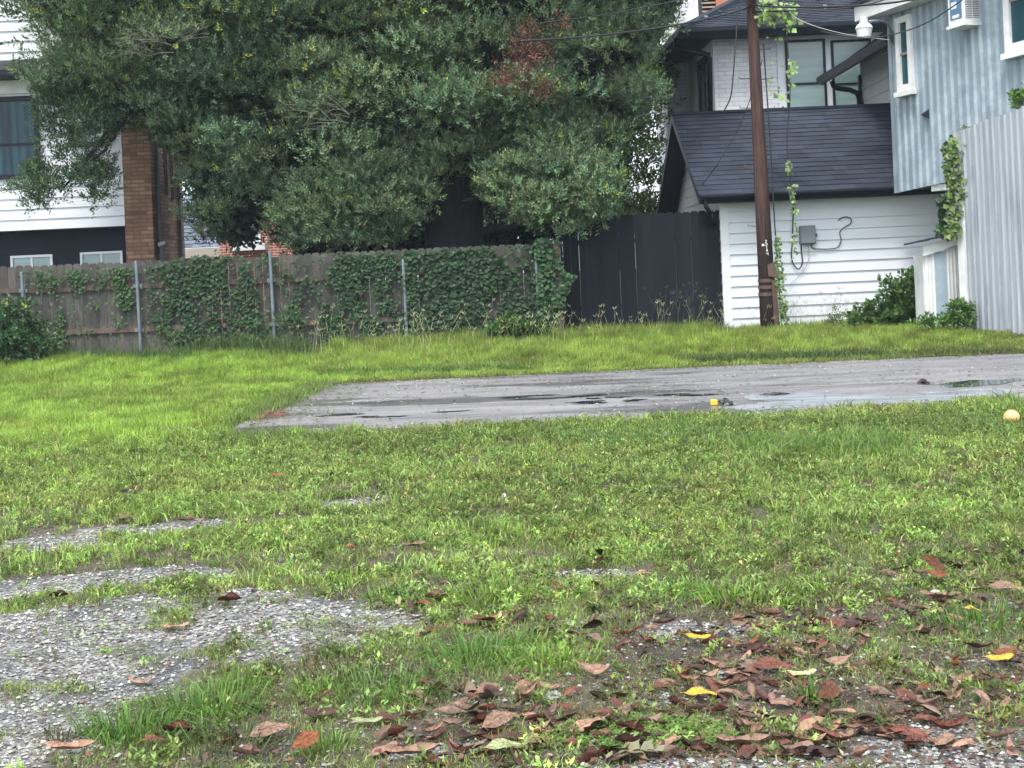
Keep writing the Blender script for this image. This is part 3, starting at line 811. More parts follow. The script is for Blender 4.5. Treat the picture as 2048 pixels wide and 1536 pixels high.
# junction box and its cables on the garage wall
jb = thing('junction_box', P(1612, 488, QD - .03), 'grey plastic utility box on the white garage wall right of the pole', 'utility box')
a, b = P(1597, 452, QD - .03), P(1630, 488, QD - .03)
mb = MB(); mb.box(a.x, b.x, QD - .13, QD - .022, b.z, a.z); body = mb.build('box_body', M_plain('grey_plastic', (.13, .15, .17), .5, var=.08), jb, bevel=.015)
mb = MB(); mb.box(a.x + .015, b.x - .015, QD - .15, QD - .131, b.z + .02, a.z - .012); mb.build('cover', M_plain('grey_plastic_cover', (.16, .18, .20), .55, var=.08), jb, bevel=.008)
mb = MB(); mb.box(b.x + .001, b.x + .03, QD - .1, QD - .06, b.z + .13, b.z + .19); mb.build('latch', m_iron, jb)
def cable(name, pts, r, mat, label, d=None, parent=None, cat='cable'):
    P3 = [p if isinstance(p, Vector) else (P(p[0], p[1], p[2]) if len(p) == 3 else P(p[0], p[1], d)) for p in pts]
    # Catmull-Rom through the points
    out = []
    for i in range(len(P3) - 1):
        p0, p1, p2, p3 = P3[max(i - 1, 0)], P3[i], P3[i + 1], P3[min(i + 2, len(P3) - 1)]
        for k in range(6):
            t = k / 6
            out.append(.5 * ((2 * p1) + (p2 - p0) * t + (2 * p0 - 5 * p1 + 4 * p2 - p3) * t * t + (3 * p1 - p0 - 3 * p2 + p3) * t ** 3))
    out.append(P3[-1])
    mb = MB(); mb.tube(out, r, 6)
    o = mb.build(name, mat, parent, smooth=True)
    if parent is None: tag(o, label, cat)
    return o
cable('cable', [(1623, 486), (1625, 496), (1640, 498), (1672, 496), (1682, 482), (1680, 464), (1690, 454), (1702, 446), (1700, 436), (1688, 434), (1676, 441)], .009, m_cable, 'thin grey cable curling across the white wall right of the utility box', QD - .05)
cable('cable', [(1588, 400), (1586, 440), (1585, 480), (1583, 515), (1590, 533), (1598, 538), (1605, 525), (1603, 505), (1602, 486)], .012, m_cable, 'black cable looping below the utility box', QD - .07)
cable('cable', [(1616, 488), (1618, 515), (1608, 540), (1594, 556), (1578, 570)], .005, m_cable_light, 'thin pale wire hanging below the utility box to the left', QD - .05)

# ================================================================== UTILITY POLE
pb = P(1538, 655, 22.7); pt_ = P(1503, 6, 22.7); PD = 22.7
top_z = pt_.z + 2.6
dirp = (pt_ - pb); 
def pole_at(z, off=Vector((0, 0, 0))): 
    t = (z - pb.z) / (pt_.z - pb.z); q = pb + dirp * t; return Vector((q.x, PD, z)) + off
pole = thing('utility_pole', (pb.x, PD, .12), 'tall brown wooden utility pole with step bolts and iron straps, leaning slightly left', 'utility pole')
def prad(z): return .150 - (z - .1) * .0105
mb = MB(); zs = np.linspace(0, top_z, 14); mb.tube([pole_at(z) for z in zs], [prad(z) for z in zs], 20, wob=.03)
m = Mt('creosoted_pole'); v_ = m.coord('Object', (18, 18, .8)); f_ = m.noise(v_, 2.0, 8, .75)
sp = m.n('ShaderNodeSeparateXYZ'); m.l(m.tc.outputs['Object'], sp.inputs[0])
mr = m.n('ShaderNodeMapRange'); mr.inputs[1].default_value = 1.2; mr.inputs[2].default_value = 2.6; m.l(sp.outputs[2], mr.inputs[0])
cu = m.ramp(f_, [(.3, (.018, .011, .010)), (.5, (.065, .036, .030)), (.78, (.17, .105, .085))]); cl = m.ramp(f_, [(.35, (.010, .008, .008)), (.75, (.04, .024, .02))])
m.col(m.mix(mr.outputs[0], cl, cu)); m.set(.8, 0, .2); m.bump(f_, .7, .02)
mb.build('shaft', m.m, pole, smooth=True)
def bolt(px, py, side):
    q = P(px, py, PD); c = pole_at(q.z); 
    mb = MB(); mb.tube([(c.x + side * prad(q.z) * .8, PD, q.z - .01), (q.x, PD, q.z), (q.x + side * .005, PD, q.z + .035)], .008, 6); mb.build('step_bolt', m_iron, pole)
for px, py, s in [(1478, 157, -1), (1545, 157, 1), (1481, 216, -1), (1549, 216, 1), (1487, 274, -1), (1552, 274, 1), (1490, 333, -1), (1541, 98, 1), (1497, 452, -1), (1470, 98, -1)]: bolt(px, py, s)
for py in (561, 574, 588):
    z = P(1535, py, PD).z; c = pole_at(z); r = prad(z) + .012
    mb = MB(); mb.tube([c + Vector((0, 0, -.03)), c + Vector((0, 0, .03))], r, 20); mb.build('iron_strap', m_iron, pole)
q = P(1543, 541, PD)
mb = MB(); c = pole_at(q.z); mb.prism([(c.x + .0, q.z + .10), (c.x + .15, q.z + .16), (c.x + .16, q.z - .14), (c.x + .01, q.z - .09)], 1, PD - .165, PD - .135); mb.build('metal_plate', M_plain('brown_plate', (.11, .06, .05), .6, var=.1), pole)
mb = MB(); z1 = P(1540, 560, PD).z
mb.prism([(pole_at(.1).x + .07, .05), (pole_at(.1).x + .16, .05), (pole_at(z1).x + .15, z1), (pole_at(z1).x + .06, z1)], 1, PD - .16, PD - .11); mb.build('riser_guard', M_plain('brown_guard', (.085, .05, .042), .7, var=.2), pole)
# reflector dot and painted number, running down the pole
q = P(1526, 490, PD - .15)
mb = MB(); mb.tube([(q.x, PD - .158, q.z), (q.x, PD - .151, q.z)], .022, 14); mb.build('white_disc', m_trim, pole)
def glyph(ch, c, h):
    segs = {'2': [(0, 1, 1, 1), (1, 1, 1, .5), (1, .5, 0, .5), (0, .5, 0, 0), (0, 0, 1, 0)], '1': [(.5, 1, .5, 0)], 'A': [(0, 0, .5, 1), (.5, 1, 1, 0), (.2, .4, .8, .4)], '9': [(1, 0, 1, 1), (1, 1, 0, 1), (0, 1, 0, .5), (0, .5, 1, .5)], 'Z': [(0, 1, 1, 1), (1, 1, 0, 0), (0, 0, 1, 0)]}[ch]
    mb = MB(); w = h * .6
    for x0, z0, x1, z1 in segs:
        mb.tube([(c.x + (x0 - .5) * w, PD - .152, c.z + (z0 - .5) * h), (c.x + (x1 - .5) * w, PD - .152, c.z + (z1 - .5) * h)], .0055, 4)
    return mb
for ch, px, py in [('Z', 1532, 483), ('2', 1533, 489.5), ('1', 1533.5, 495), ('A', 1534, 500.5), ('9', 1535, 508)]:
    glyph(ch, P(px, py, PD - .15), .042).build('painted_character', m_trim, pole)
mb = MB(); q = pole_at(pt_.z + .03); mb.box(q.x - .22, q.x + .3, PD - .26, PD - .14, q.z, q.z + .14); mb.build('crossarm_block', m_trim, pole)
# riser cables on the pole (they hang from it): things
cable('cable', [pole_at(5.2, Vector((.16, -.05, 0))), pole_at(4.1, Vector((.17, -.08, 0))), pole_at(3.2, Vector((.18, -.09, 0))), pole_at(2.2, Vector((.175, -.1, 0))), pole_at(1.2, Vector((.19, -.1, 0))), pole_at(.2, Vector((.21, -.1, 0)))], .012, m_cable, 'black cable running down the right side of the utility pole')
cable('cable', [(1566, 0), (1572, 60), (1578, 130), (1580, 200), (1574, 270), (1576, 320), (1586, 400)], .009, m_cable, 'thin black drop wire hanging right of the pole over the shingle roof', 22.4)
cable('cable', [(1473, 12, 22.5), (1473, 60, 22.4), (1468, 130, 22.3), (1462, 190, 22.3), (1450, 218, 22.3), (1444, 224, 22.3)], .012, m_cable, 'twisted black cable end dangling left of the pole before the grey brick wall')
cable('cable', [(1525, 118, 22.5), (1508, 175, 22.5), (1480, 250, 22.7), (1440, 320, 22.8), (1404, 370, 23.1)], .008, m_cable, 'slack dark wire slanting from the pole down to the left garage eave')
cable('overhead_wire', [(1500, 14, 22.6), (1430, 34, 22.0), (1340, 52, 21.5), (1240, 66, 21.0), (1140, 76, 20.6), (1040, 82, 20.2)], .016, m_cable, 'thick twisted overhead cable sagging left from the pole across the oak', cat='wire')
cable('overhead_wire', [(1420, -14, 22.2), (1340, 4, 21.6), (1240, 24, 21.0), (1160, 36, 20.5), (1080, 46, 20)], .010, m_cable, 'thinner overhead wire at the top crossing the oak above the thick cable', cat='wire')
cable('overhead_wire', [(1500, 10, 22.6), (1560, 14, 21.8), (1640, 14, 21.0), (1760, 8, 20.0), (1850, -5, 19.0)], .016, m_cable, 'thick overhead cable running right from the pole along the upper dark roof', cat='wire')
cable('overhead_wire', [(1505, 24, 22.6), (1560, 22, 22.0), (1640, 20, 21.4), (1720, 12, 21), (1780, -4, 20.5)], .010, m_cable, 'thin lower strand strung below the thick cable right of the pole', cat='wire')
cable('overhead_wire', [(1640, 62, 21.0), (1720, 76, 20.4), (1790, 68, 20.0), (1860, 42, 19.5), (1930, -4, 19.0)], .010, m_cable, 'black wire sagging across the street lamp and the blue metal wall', cat='wire')
cable('overhead_wire', [(1560, 5, 22.5), (1600, 40, 22), (1680, 66, 21.6), (1780, 80, 21.4)], .006, m_cable_light, 'thin pale wire from the pole top to the blue building corner', cat='wire')
cable('overhead_wire', [(1752, 33, 22), (1800, 24, 21), (1850, 8, 20.2), (1880, -4, 20)], .008, m_cable, 'short dark wire passing over the white eave of the blue building', cat='wire')
for k, (px, py) in enumerate([(1540, 8), (1574, 10), (1610, 12), (1650, 12), (1690, 9), (1412, 34), (1440, 24)]):
    a = P(px, py, 21.9)
    mb = MB(); mb.tube([a + Vector((-.03, 0, 0)), a + Vector((.03, 0, 0))], [.026, .02], 8); mb.tube([a, a + Vector((0, 0, -.06))], .012, 6)
    o = mb.build('cable_clamp', m_galv if k % 2 else m_cable); tag(o, 'small clamp on the cables right of the pole top' if k < 5 else 'small clamp on the thick cable left of the pole top', 'clamp', 'clamps on the overhead cables')

# ================================================================== BLUE BUILDING
BA, BB = (6.86, 23.0), (8.83, 16.02)
W = Wall(BA, BB, (-1, 0)); BL = W.L
bl = thing('blue_building', (8, 21, .2), 'raised building clad in faded blue corrugated metal sheets with white framed windows', 'building')
s1, z1 = W.sz(1793.6, 386); s2, z2 = W.sz(1885, 366)
slope = (z2 - z1) / (s2 - s1)
zb = lambda s: z1 + max(-.1, min(.35, slope * s))
TOP = 5.75
mb = MB(); corr(mb, W, 0, BL, zb, TOP, .20, .038); mb.build('metal_cladding', m_bluemetal, bl)
mb = MB(); mb.wbox(W, -.03, .06, zb(0), TOP, -.05, .035); mb.build('corner_trim', m_bluemetal, bl)
mb = MB(); mb.hexa([W.p(.03, -.02, zb(0) + .03), W.p(BL, -.02, zb(BL) + .03), (14, 16.5, 2.7), (14, 22.98, 2.7), W.p(.03, -.02, TOP), W.p(BL, -.02, TOP), (14, 16.5, TOP), (14, 22.98, TOP)]); mb.build('body', m_shade, bl)
mb = MB(); mb.wbox(W, 1.0, 3.2, zb(1.6) - .13, zb(1.6) - .02, -.3, -.03); mb.build('floor_edge_board', m_white_old, bl)
mb = MB(); mb.wbox(W, -.55, BL, 5.66, 5.93, .02, .36); mb.build('eave_board', m_white_old, bl)
mb = MB(); mb.hexa([W.p(-.7, .42, 5.93), W.p(BL, .42, 5.93), (14, 16, 5.93), (14, 23.6, 5.93), W.p(-.7, .42, 6.0), W.p(BL, .42, 6.0), (14, 16, 7.4), (14, 23.6, 7.4)]); mb.build('roof', m_shingle, bl)
def window(parent, W, s0, s1, z0, z1, fw, dep, mf, mg, sash=None, sill=False, n0=0.0, midrail=None, mull=None, mfs=None):
    mb = MB(); o = .035
    mb.wbox(W, s0, s1, z1 - fw, z1, n0, n0 + dep); mb.wbox(W, s0, s1, z0, z0 + fw, n0, n0 + dep)
    mb.wbox(W, s0, s0 + fw, z0 + fw, z1 - fw, n0, n0 + dep); mb.wbox(W, s1 - fw, s1, z0 + fw, z1 - fw, n0, n0 + dep)
    f = mb.build('window', mf, parent)
    mb = MB(); mb.wbox(W, s0 + fw, s1 - fw, z0 + fw, z1 - fw, n0 - .02, n0 + dep * .25); mb.build('pane', mg, f)
    if midrail is not None or mull is not None:
        mb = MB()
        if midrail is not None: mb.wbox(W, s0 + fw, s1 - fw, midrail - .022, midrail + .022, n0 + dep * .25 + .003, n0 + dep * .7)
        if mull is not None: mb.wbox(W, mull - .02, mull + .02, z0 + fw, z1 - fw, n0 + dep * .25 + .003, n0 + dep * .65)
        mb.build('sash_bar', mfs or mf, f)
    if sill:
        mb = MB(); mb.wbox(W, s0 - .04, s1 + .04, z0 - .09, z0 - .002, n0, n0 + dep + .05); mb.build('sill', mf, f)
    return f
m_tanframe = M_plain('tan_sash', (.22, .18, .155), .6, var=.1)
a, za = W.sz(1806, 186); b, _z = W.sz(1836, 176); c, zc = W.sz(1797.5, 42); d, _z2 = W.sz(1827.5, 24)
print('blue window s', a, b, c, d, 'z', za, _z, zc, _z2)
f = window(bl, W, (a + c) / 2, (b + d) / 2 , (za + _z) / 2, (zc + _z2) / 2, .11, .06, m_white_old, m_glassdark, sill=True, n0=.042, midrail=((za + _z) / 2 * .5 + (zc + _z2) / 2 * .5), mfs=m_tanframe)
a, za = W.sz(2021, 108); f = window(bl, W, a, a + .8, za, za + 1.55, .13, .06, m_white_old, m_glassdark, sill=True, n0=.042, midrail=za + .78, mfs=m_tanframe)
# broken vent flap
s, z = W.sz(1856, 230)
mb = MB(); mb.add([W.p(s - .12, .03, z), W.p(s + .1, .03, z + .10), W.p(s + .1, .03, z - .08), W.p(s + .02, .16, z)], [(0, 2, 1), (0, 1, 3), (1, 2, 3), (2, 0, 3)]); vf = mb.build('vent_flap', m_black, bl)
mb = MB(); mb.wbox(W, s + .0, s + .09, z - .05, z + .04, .03, .045); mb.build('exposed_board', M_plain('tan_board', (.35, .28, .2), .7), bl)
# ground-floor posts and dark underside behind the metal wall
mb = MB(); mb.wbox(W, 1.3, 1.45, .1, zb(1.4) - .13, -.5, -.3); mb.build('support_post', m_white_old, bl)
mb = MB(); mb.wbox(W, 1.75, 4.5, .05, zb(2) - .05, -.7, -.35); mb.build('foundation_wall', m_block, bl)
# air conditioner
s, z = W.sz(1962, 44)
ac = thing('air_conditioner', W.p(s, .1, z), 'white window air conditioner jutting from the blue metal wall', 'air conditioner')
acw = M_plain('ac_white', (.66, .68, .68), .5, var=.06)
mb = MB(); mb.wbox(W, s - .42, s, z, z + .46, -.1, .30); mb.build('casing', acw, ac, bevel=.01)
mb = MB(); mb.wbox(W, s - .44, s + .02, z - .05, z - .003, -.02, .33); mb.build('base_tray', acw, ac)
m_lou = M_plain('ac_louver', (.15, .15, .155), .6)
for n0, n1 in ((.03, .14), (.165, .275)):
    mb = MB(); mb.wbox(W, s + .001, s + .004, z + .07, z + .42, n0, n1); g = mb.build('grille', m_lou, ac)
    mb = MB()
    for k in range(12): mb.wbox(W, s + .005, s + .012, z + .08 + k * .028, z + .092 + k * .028, n0, n1)
    mb.build('slats', acw, g)
mb = MB(); mb.wbox(W, s - .36, s - .06, z + .08, z + .42, .301, .306); lb = mb.build('sticker_panel', M_plain('ac_sticker_blue', (.10, .18, .30), .5), ac)
mb = MB(); mb.wbox(W, s - .32, s - .18, z + .25, z + .36, .307, .31); mb.build('sticker_patch', acw, lb)
mb = MB(); mb.wbox(W, s - .3, s - .12, z + .1, z + .15, .307, .31); mb.build('sticker_patch', acw, lb)
# street lamp on an arm
sl_ = thing('street_lamp', P(1782, 80, 22.8), 'white bucket shaped area light on a curved arm at the blue building corner', 'lamp')
m_lampw = M_plain('lamp_grey_white', (.55, .56, .56), .4, .1, var=.08); m_len = M_plain('lamp_lens', (.70, .71, .69), .25, var=.03)
LD = 22.2
q0 = P(1727, 34, LD); zz = lambda y: P(1727, y, LD).z; kx = LD / FPX
mb = MB(); mb.tube([(q0.x, LD, zz(33)), (q0.x, LD, zz(34)), (q0.x, LD, zz(46)), (q0.x, LD, zz(49))], [.05, .072, .075, .10], 18); mb.build('housing', m_lampw, sl_, smooth=False)
mb = MB(); mb.tube([(q0.x, LD, zz(49)), (q0.x, LD, zz(56)), (q0.x, LD, zz(60)), (q0.x, LD, zz(74))], [.11, .15, .135, .115], 20); mb.build('refractor', m_len, sl_)
mb = MB(); mb.tube([P(1738, 43, LD), P(1752, 42, LD + .1), P(1766, 42, LD + .25), P(1776, 48, LD + .35), P(1781, 58, LD + .45), P(1782, 82, LD + .55)], .024, 8); mb.build('arm', m_galv, sl_, smooth=True)
mb = MB(); a = P(1782, 74, LD + .6); mb.tube([a + Vector((0, .0, -.12)), a + Vector((0, 0, .12))], .04, 8); mb.build('mounting_bracket', m_galv, sl_)

# ================================================================== GREY METAL WALL
GA, GB = (7.17, 20.6), (7.94, 18.42)
W2 = Wall(GA, GB, (-1, 0))
s_, zl = W2.sz(1918, 262); _, zr = W2.sz(2040, 217)
gf = thing('metal_fence', (7.5, 19.6, .2), 'tall pale grey corrugated metal fence at the right, in front of the blue wall', 'fence')
mb = MB(); corr(mb, W2, 0, W2.L, .16, lambda q: zl + (zr - zl) * q / 1.35 + .015 * math.sin(q * 40), .135, .026); mb.build('metal_sheets', m_greymetal, gf)
mb = MB(); mb.wbox(W2, .0, W2.L, .1, 2.9, -.09, -.03); mb.build('backing_frame', m_shade, gf)
mb = MB(); mb.wbox(W2, -.10, .07, .1, CAMZ + (530 - 352 - 40) * 20.7 / 2600 , -.03, .045); mb.build('edge_board', m_white_old, gf)
mb = MB(); mb.wbox(W2, -.09, .03, 2.655, zl - .02, -.03, .035); mb.build('edge_board', M_plain('mouldy_board', (.34, .35, .36), .8, var=.35, scale=9), gf)

# ================================================================== LEAN-TO CUPBOARD
sd_ = 21.2
sh = thing('lean_to_shed', P(1885, 640, sd_), 'small white corrugated lean-to shed with a sloping shingle roof beside the grey metal fence', 'shed')
xa, xb = P(1848, 560, sd_).x, P(1921, 560, sd_).x; zA, zB = P(1846, 492, sd_).z, P(1918, 472, sd_).z
Ws = Wall((xa, sd_), (xb, sd_), (0, -1))
mb = MB(); corr(mb, Ws, .02, (xb - xa) * .30, .1, zA - .14, .055, .012); corr(mb, Ws, (xb - xa) * .62, xb - xa - .03, .1, zB - .14, .055, .012); mb.build('front_sheets', m_white_old, sh)
mb = MB(); mb.wbox(Ws, (xb - xa) * .30, (xb - xa) * .62, .1, zA - .1, .0, .012); mb.build('blue_panel', M_plain('pale_blue_panel', (.30, .38, .44), .6, var=.15, scale=4), sh)
mb = MB(); mb.prism([(xa - .01, zA - .17), (xb, zB - .13), (xb, zB + .02), (xa - .02, zA - .01)], 1, sd_ - .06, sd_ - .03); mb.build('header_board', m_white_old, sh)
mb = MB(); mb.box(xa, xb, sd_ + .02, sd_ + .5, .05, zA - .15); mb.build('body', m_white_old, sh)
mb = MB(); mb.box(xb - .03, xb + .05, sd_ - .02, sd_ + .6, .05, zB); mb.build('side_post', m_iron, sh)
mb = MB(); a, b = P(1828, 484, sd_ - .2), P(1925, 462, sd_ - .2)
for k in range(6):
    t0, t1 = k / 6, (k + 1) / 6; pa, pb_ = a.lerp(b, t0), a.lerp(b, t1); j = random.uniform(-.015, .015); h = random.uniform(0, .012); kk = random.uniform(.7, 1.6)
    mb.hexa([(pa.x - .015, sd_ - .17 + j, pa.z - .022 - h), (pb_.x, sd_ - .17 + j, pb_.z - .022 - h), (pb_.x, sd_ + .3, pb_.z - .05), (pa.x - .015, sd_ + .3, pa.z - .05), (pa.x - .015, sd_ - .17 + j, pa.z - h), (pb_.x, sd_ - .17 + j, pb_.z + .006 - h), (pb_.x, sd_ + .3, pb_.z - .02), (pa.x - .015, sd_ + .3, pa.z - .02)], (kk, kk, kk))
mb.build('roof', m_shingle, sh)

# ================================================================== GREY BRICK HOUSE
hs_ = thing('brick_house', (8, 30, .2), 'two-storey grey painted brick house with a black hipped shingle roof behind the garage', 'house')
HF = 30.0; hx0 = P(1428, 150, HF).x
ex = P(1364, 60, 29.4); EZ = ex.z; exx = ex.x
mb = MB(); mb.box(hx0, 13, HF, HF + .2, 0, EZ - .05); mb.build('front_wall', m_greybrick, hs_)
hxs = 33.3 * uv(1379, 180)[0]
mb = MB(); mb.hexa([(hx0, HF + .003, 0), (hx0 + .2, HF + .2, 0), (hxs + .2, 33.3, 0), (hxs, 33.3, 0), (hx0, HF + .003, EZ - .05), (hx0 + .2, HF + .2, EZ - .05), (hxs + .2, 33.3, EZ - .05), (hxs, 33.3, EZ - .05)]); mb.build('side_wall', m_offwhite, hs_)
mb = MB(); mb.box(33.3 * uv(1334, 180)[0], hxs + .5, 33.3, 36, 0, EZ - .05); mb.build('rear_wing', m_greybrick, hs_)
mb = MB()
HX1, HY1 = 13.6, 38.0; run = (HY1 - 29.4) / 2; pk = EZ + run * .577
Cn = [(exx, 29.4, EZ), (HX1, 29.4, EZ), (HX1, HY1, EZ), (exx - .25, HY1, EZ)]; r0 = (exx + run, 29.4 + run, pk); r1 = (HX1 - run, 29.4 + run, pk)
shingles(mb, Cn[0], Cn[1], r0, r1, .15, .014); shingles(mb, Cn[3], Cn[0], r0, r0, .15, .014); shingles(mb, Cn[1], Cn[2], r1, r1, .15, .014); shingles(mb, Cn[2], Cn[3], r1, r0, .15, .014)
mb.tube([Vector(Cn[0]) + Vector((0, 0, .02)), Vector(r0) + Vector((0, 0, .02))], .10, 6)
rf = mb.build('roof', m_shingle, hs_)
mb = MB(); mb.add([(exx, 29.4, EZ - .01), (HX1, 29.4, EZ - .01), (HX1, HY1, EZ - .01), (exx - .25, HY1, EZ - .01), (exx, 29.4, EZ - .15), (HX1, 29.4, EZ - .15), (HX1, HY1, EZ - .15), (exx - .25, HY1, EZ - .15)], [(4, 5, 6, 7), (0, 4, 7, 3), (0, 1, 5, 4), (1, 2, 6, 5)])
mb.build('soffit', m_black, rf)
mb = MB(); mb.prism([(29.39, EZ + .01), (29.26, EZ + .01), (29.26, EZ - .07), (29.31, EZ - .2), (29.39, EZ - .2)], 0, exx - .1, HX1); mb.build('gutter', m_black, rf)
mb = MB(); mb.hexa([(exx - .13, 29.27, EZ - .14), (exx - .005, 29.4, EZ - .14), (exx - .255, HY1, EZ - .14), (exx - .38, HY1, EZ - .14), (exx - .13, 29.27, EZ + .01), (exx - .005, 29.4, EZ + .01), (exx - .255, HY1, EZ + .01), (exx - .38, HY1, EZ + .01)]); mb.build('gutter', m_black, rf)
mb = MB(); mb.tube([P(1351, 74, 29.7), P(1352, 90, 29.9), P(1362, 98, 30.0), P(1410, 108, 29.9), P(1419, 116, 29.9), P(1421, 225, 29.9)], .06, 8); mb.build('downspout', m_black, hs_, smooth=True)
Wf = Wall((hx0, HF), (13, HF), (0, -1))
for pa, pb2 in ((1568, 1648), (1660, 1740)):
    s0, z0 = Wf.sz(pa, 82); s1, _ = Wf.sz(pb2, 82); _, zm = Wf.sz((pa + pb2) / 2, 168)
    window(hs_, Wf, s0, s1, 3.7, z0, .05, .06, m_black, m_glasspale, midrail=zm, n0=.03)
s0, z0 = Wf.sz(1552, 76); s1, _ = Wf.sz(1757, 76)
mb = MB(); mb.wbox(Wf, s0, s1, 3.5, z0 + .06, .0, .028); mb.build('window_surround', m_white, hs_)
Wside = Wall((hx0, HF), (hxs, 33.3), (-1, 0))
_, zt1 = Wside.sz(1412, 112)
window(hs_, Wside, .35, 1.85, 3.9, zt1, .09, .05, m_black, m_glassdark, midrail=5.0, mull=1.1)
mb = MB(); a = 36.2; mb.box(a * uv(1332, 60)[0], a * uv(1380, 60)[0], a, a + .8, 5, 11); mb.build('chimney', m_greybrick, hs_)
a = 34; xl = a * uv(1432, 10)[0]; xr = a * uv(1476, 10)[0]
mb = MB(); mb.box(xl, xr, a, a + .8, 7, 10.5); mb.build('chimney', m_terra, hs_)
mb = MB(); xl2 = a * uv(1405, 10)[0]; mb.box(xl2, xl - .01, a + .05, a + .8, 7, 10.5); lv = mb.build('louvre_box', m_shade, hs_)
mb = MB()
for k in range(24):
    z = 7.6 + k * .11; mb.hexa([(xl2 - .01, a - .02, z), (xl - .02, a - .02, z), (xl - .02, a + .04, z + .02), (xl2 - .01, a + .04, z + .02), (xl2 - .01, a - .02, z + .035), (xl - .02, a - .02, z + .035), (xl - .02, a + .04, z + .055), (xl2 - .01, a + .04, z + .055)])
mb.build('louvres', M_plain('louvre_wood', (.36, .24, .17), .7), lv)
# wing with the low eave on the right
wz = CAMZ + uv(1648, 157)[1] * 29.0; wx = uv(1648, 157)[0] * 29.0
wg = thing('house_wing', (8.5, 26, 3), 'grey sided upper wing with a black eave and curved downspout beside the blue wall', 'house wing')
WX = 7.88
Ww = Wall((WX, 28.7), (WX, 23.3), (-1, 0))
mb = MB(); lap(mb, Ww, 0, 5.4, .9, wz + .3, .26, .024); mb.build('side_wall', m_offwhite, wg)
mb = MB(); mb.box(WX + .01, 12, 23.3, 28.7, .9, wz); mb.build('body', m_offwhite, wg)
mb = MB(); mb.box(WX - .06, WX + .06, 28.64, 28.76, 2.5, wz); mb.build('corner_board', m_black, wg)
mb = MB(); shingles(mb, (wx, 29.2, wz + .05), (wx, 23.9, wz + .05), (wx + 3, 29.2, wz + 2.0), (wx + 3, 23.9, wz + 2.0), .2, .018); wr = mb.build('roof', m_shingle, wg)
mb = MB(); mb.add([(wx, 29.2, wz + .04), (wx, 23.9, wz + .04), (wx + 3, 23.9, wz + 1.99), (wx + 3, 29.2, wz + 1.99), (wx, 29.2, wz - .12), (wx, 23.9, wz - .12), (wx + 3, 23.9, wz + 1.7), (wx + 3, 29.2, wz + 1.7)], [(4, 5, 6, 7), (0, 4, 5, 1), (0, 3, 7, 4), (1, 2, 6, 5)]); mb.build('fascia', m_black, wr)
mb = MB(); mb.prism([(wx - .12, wz + .05), (wx - .002, wz + .05), (wx - .002, wz - .10), (wx - .07, wz - .10), (wx - .12, wz - .02)], 1, 23.9, 29.22); mb.build('gutter', m_black, wr)
mb = MB(); mb.tube([P(1664, 162, 28.9), P(1667, 172, 28.9), P(1676, 177, 28.9), P(1700, 180, 28.8), P(1714, 186, 28.75), P(1719, 198, 28.6), P(1719, 230, 28.6)], .06, 8); mb.build('downspout', m_black, wg, smooth=True)

# ================================================================== WHITE HOUSE WITH TAN BRICK PIER (left)
LDp = 28.0
lh = thing('white_house', (-11, LDp, .2), 'white lap-sided house with a tan brick pier and dark lower storey at the left', 'house')
xr_ = P(249, 400, LDp).x; zbot = P(125, 457, LDp).z
Wl = Wall((-15.5, LDp), (xr_, LDp), (0, -1)); LL = Wl.L
mb = MB(); lap(mb, Wl, 0, LL, zbot, 9.5, .226, .03); mb.quad((-15.5, LDp + .02, zbot), (xr_, LDp + .02, zbot), (xr_, LDp + .02, 9.5), (-15.5, LDp + .02, 9.5)); mb.quad((-15.5, LDp, zbot), (xr_, LDp, zbot), (xr_, LDp + .5, zbot), (-15.5, LDp + .5, zbot)); mb.build('siding', m_white, lh)
mb = MB(); mb.box(-15.5, xr_, LDp + .45, LDp + .6, 0, zbot + .02); mb.build('lower_wall', m_navy, lh)
mb = MB(); mb.box(xr_ + .001, P(305, 400, LDp).x, LDp - .05, 30.6, 0, 9.5); mb.build('brick_pier', m_tanbrick, lh)
mb = MB(); mb.box(-15.5, xr_ - .001, 30.55, 30.6, 0, 9.5); mb.build('rear_wall', m_tanbrick, lh)
# lower windows
Wlo = Wall((-15.5, LDp + .45), (xr_, LDp + .45), (0, -1))
for pa, pb2, yy in ((22, 106, 512), (161, 246, 505)):
    s0, z1_ = Wlo.sz(pa, yy); s1, _ = Wlo.sz(pb2, yy)
    window(lh, Wlo, s0, s1, z1_ - 1.1, z1_, .05, .05, m_white, m_glasspale, mull=(s0 + s1) / 2)
for pa, pb2, ya, yb in ((-30, 84, 196, 356), (135, 220, 186, 292)):
    s0, z1_ = Wl.sz(pa, ya); s1, z0_ = Wl.sz(pb2, yb)
    window(lh, Wl, s0, s1, z0_, z1_, .10, .07, m_black, m_glasscur if pa < 0 else m_glasspale, midrail=(z0_ + (z1_ - z0_) * .42) if pa < 0 else None, n0=.02)
s0, za = Wl.sz(0, 126); s1, zb_ = Wl.sz(0, 162)
mb = MB(); mb.hexa([(-15.5, LDp - .75, zb_), (P(75, 140, LDp).x, LDp - .75, zb_), (P(75, 140, LDp).x, LDp + .0, zb_), (-15.5, LDp, zb_), (-15.5, LDp - .75, zb_ + .12), (P(75, 140, LDp).x, LDp - .75, zb_ + .12), (P(75, 140, LDp).x, LDp, za + .06), (-15.5, LDp, za + .06)]); mb.build('pent_roof', m_black, lh)
_, zc_ = Wl.sz(30, 188)
mb = MB(); mb.wbox(Wl, 0, Wl.sz(82, 180)[0], zc_, zb_ - .01, .021, .06); mb.build('frieze_board', m_white_old, lh)
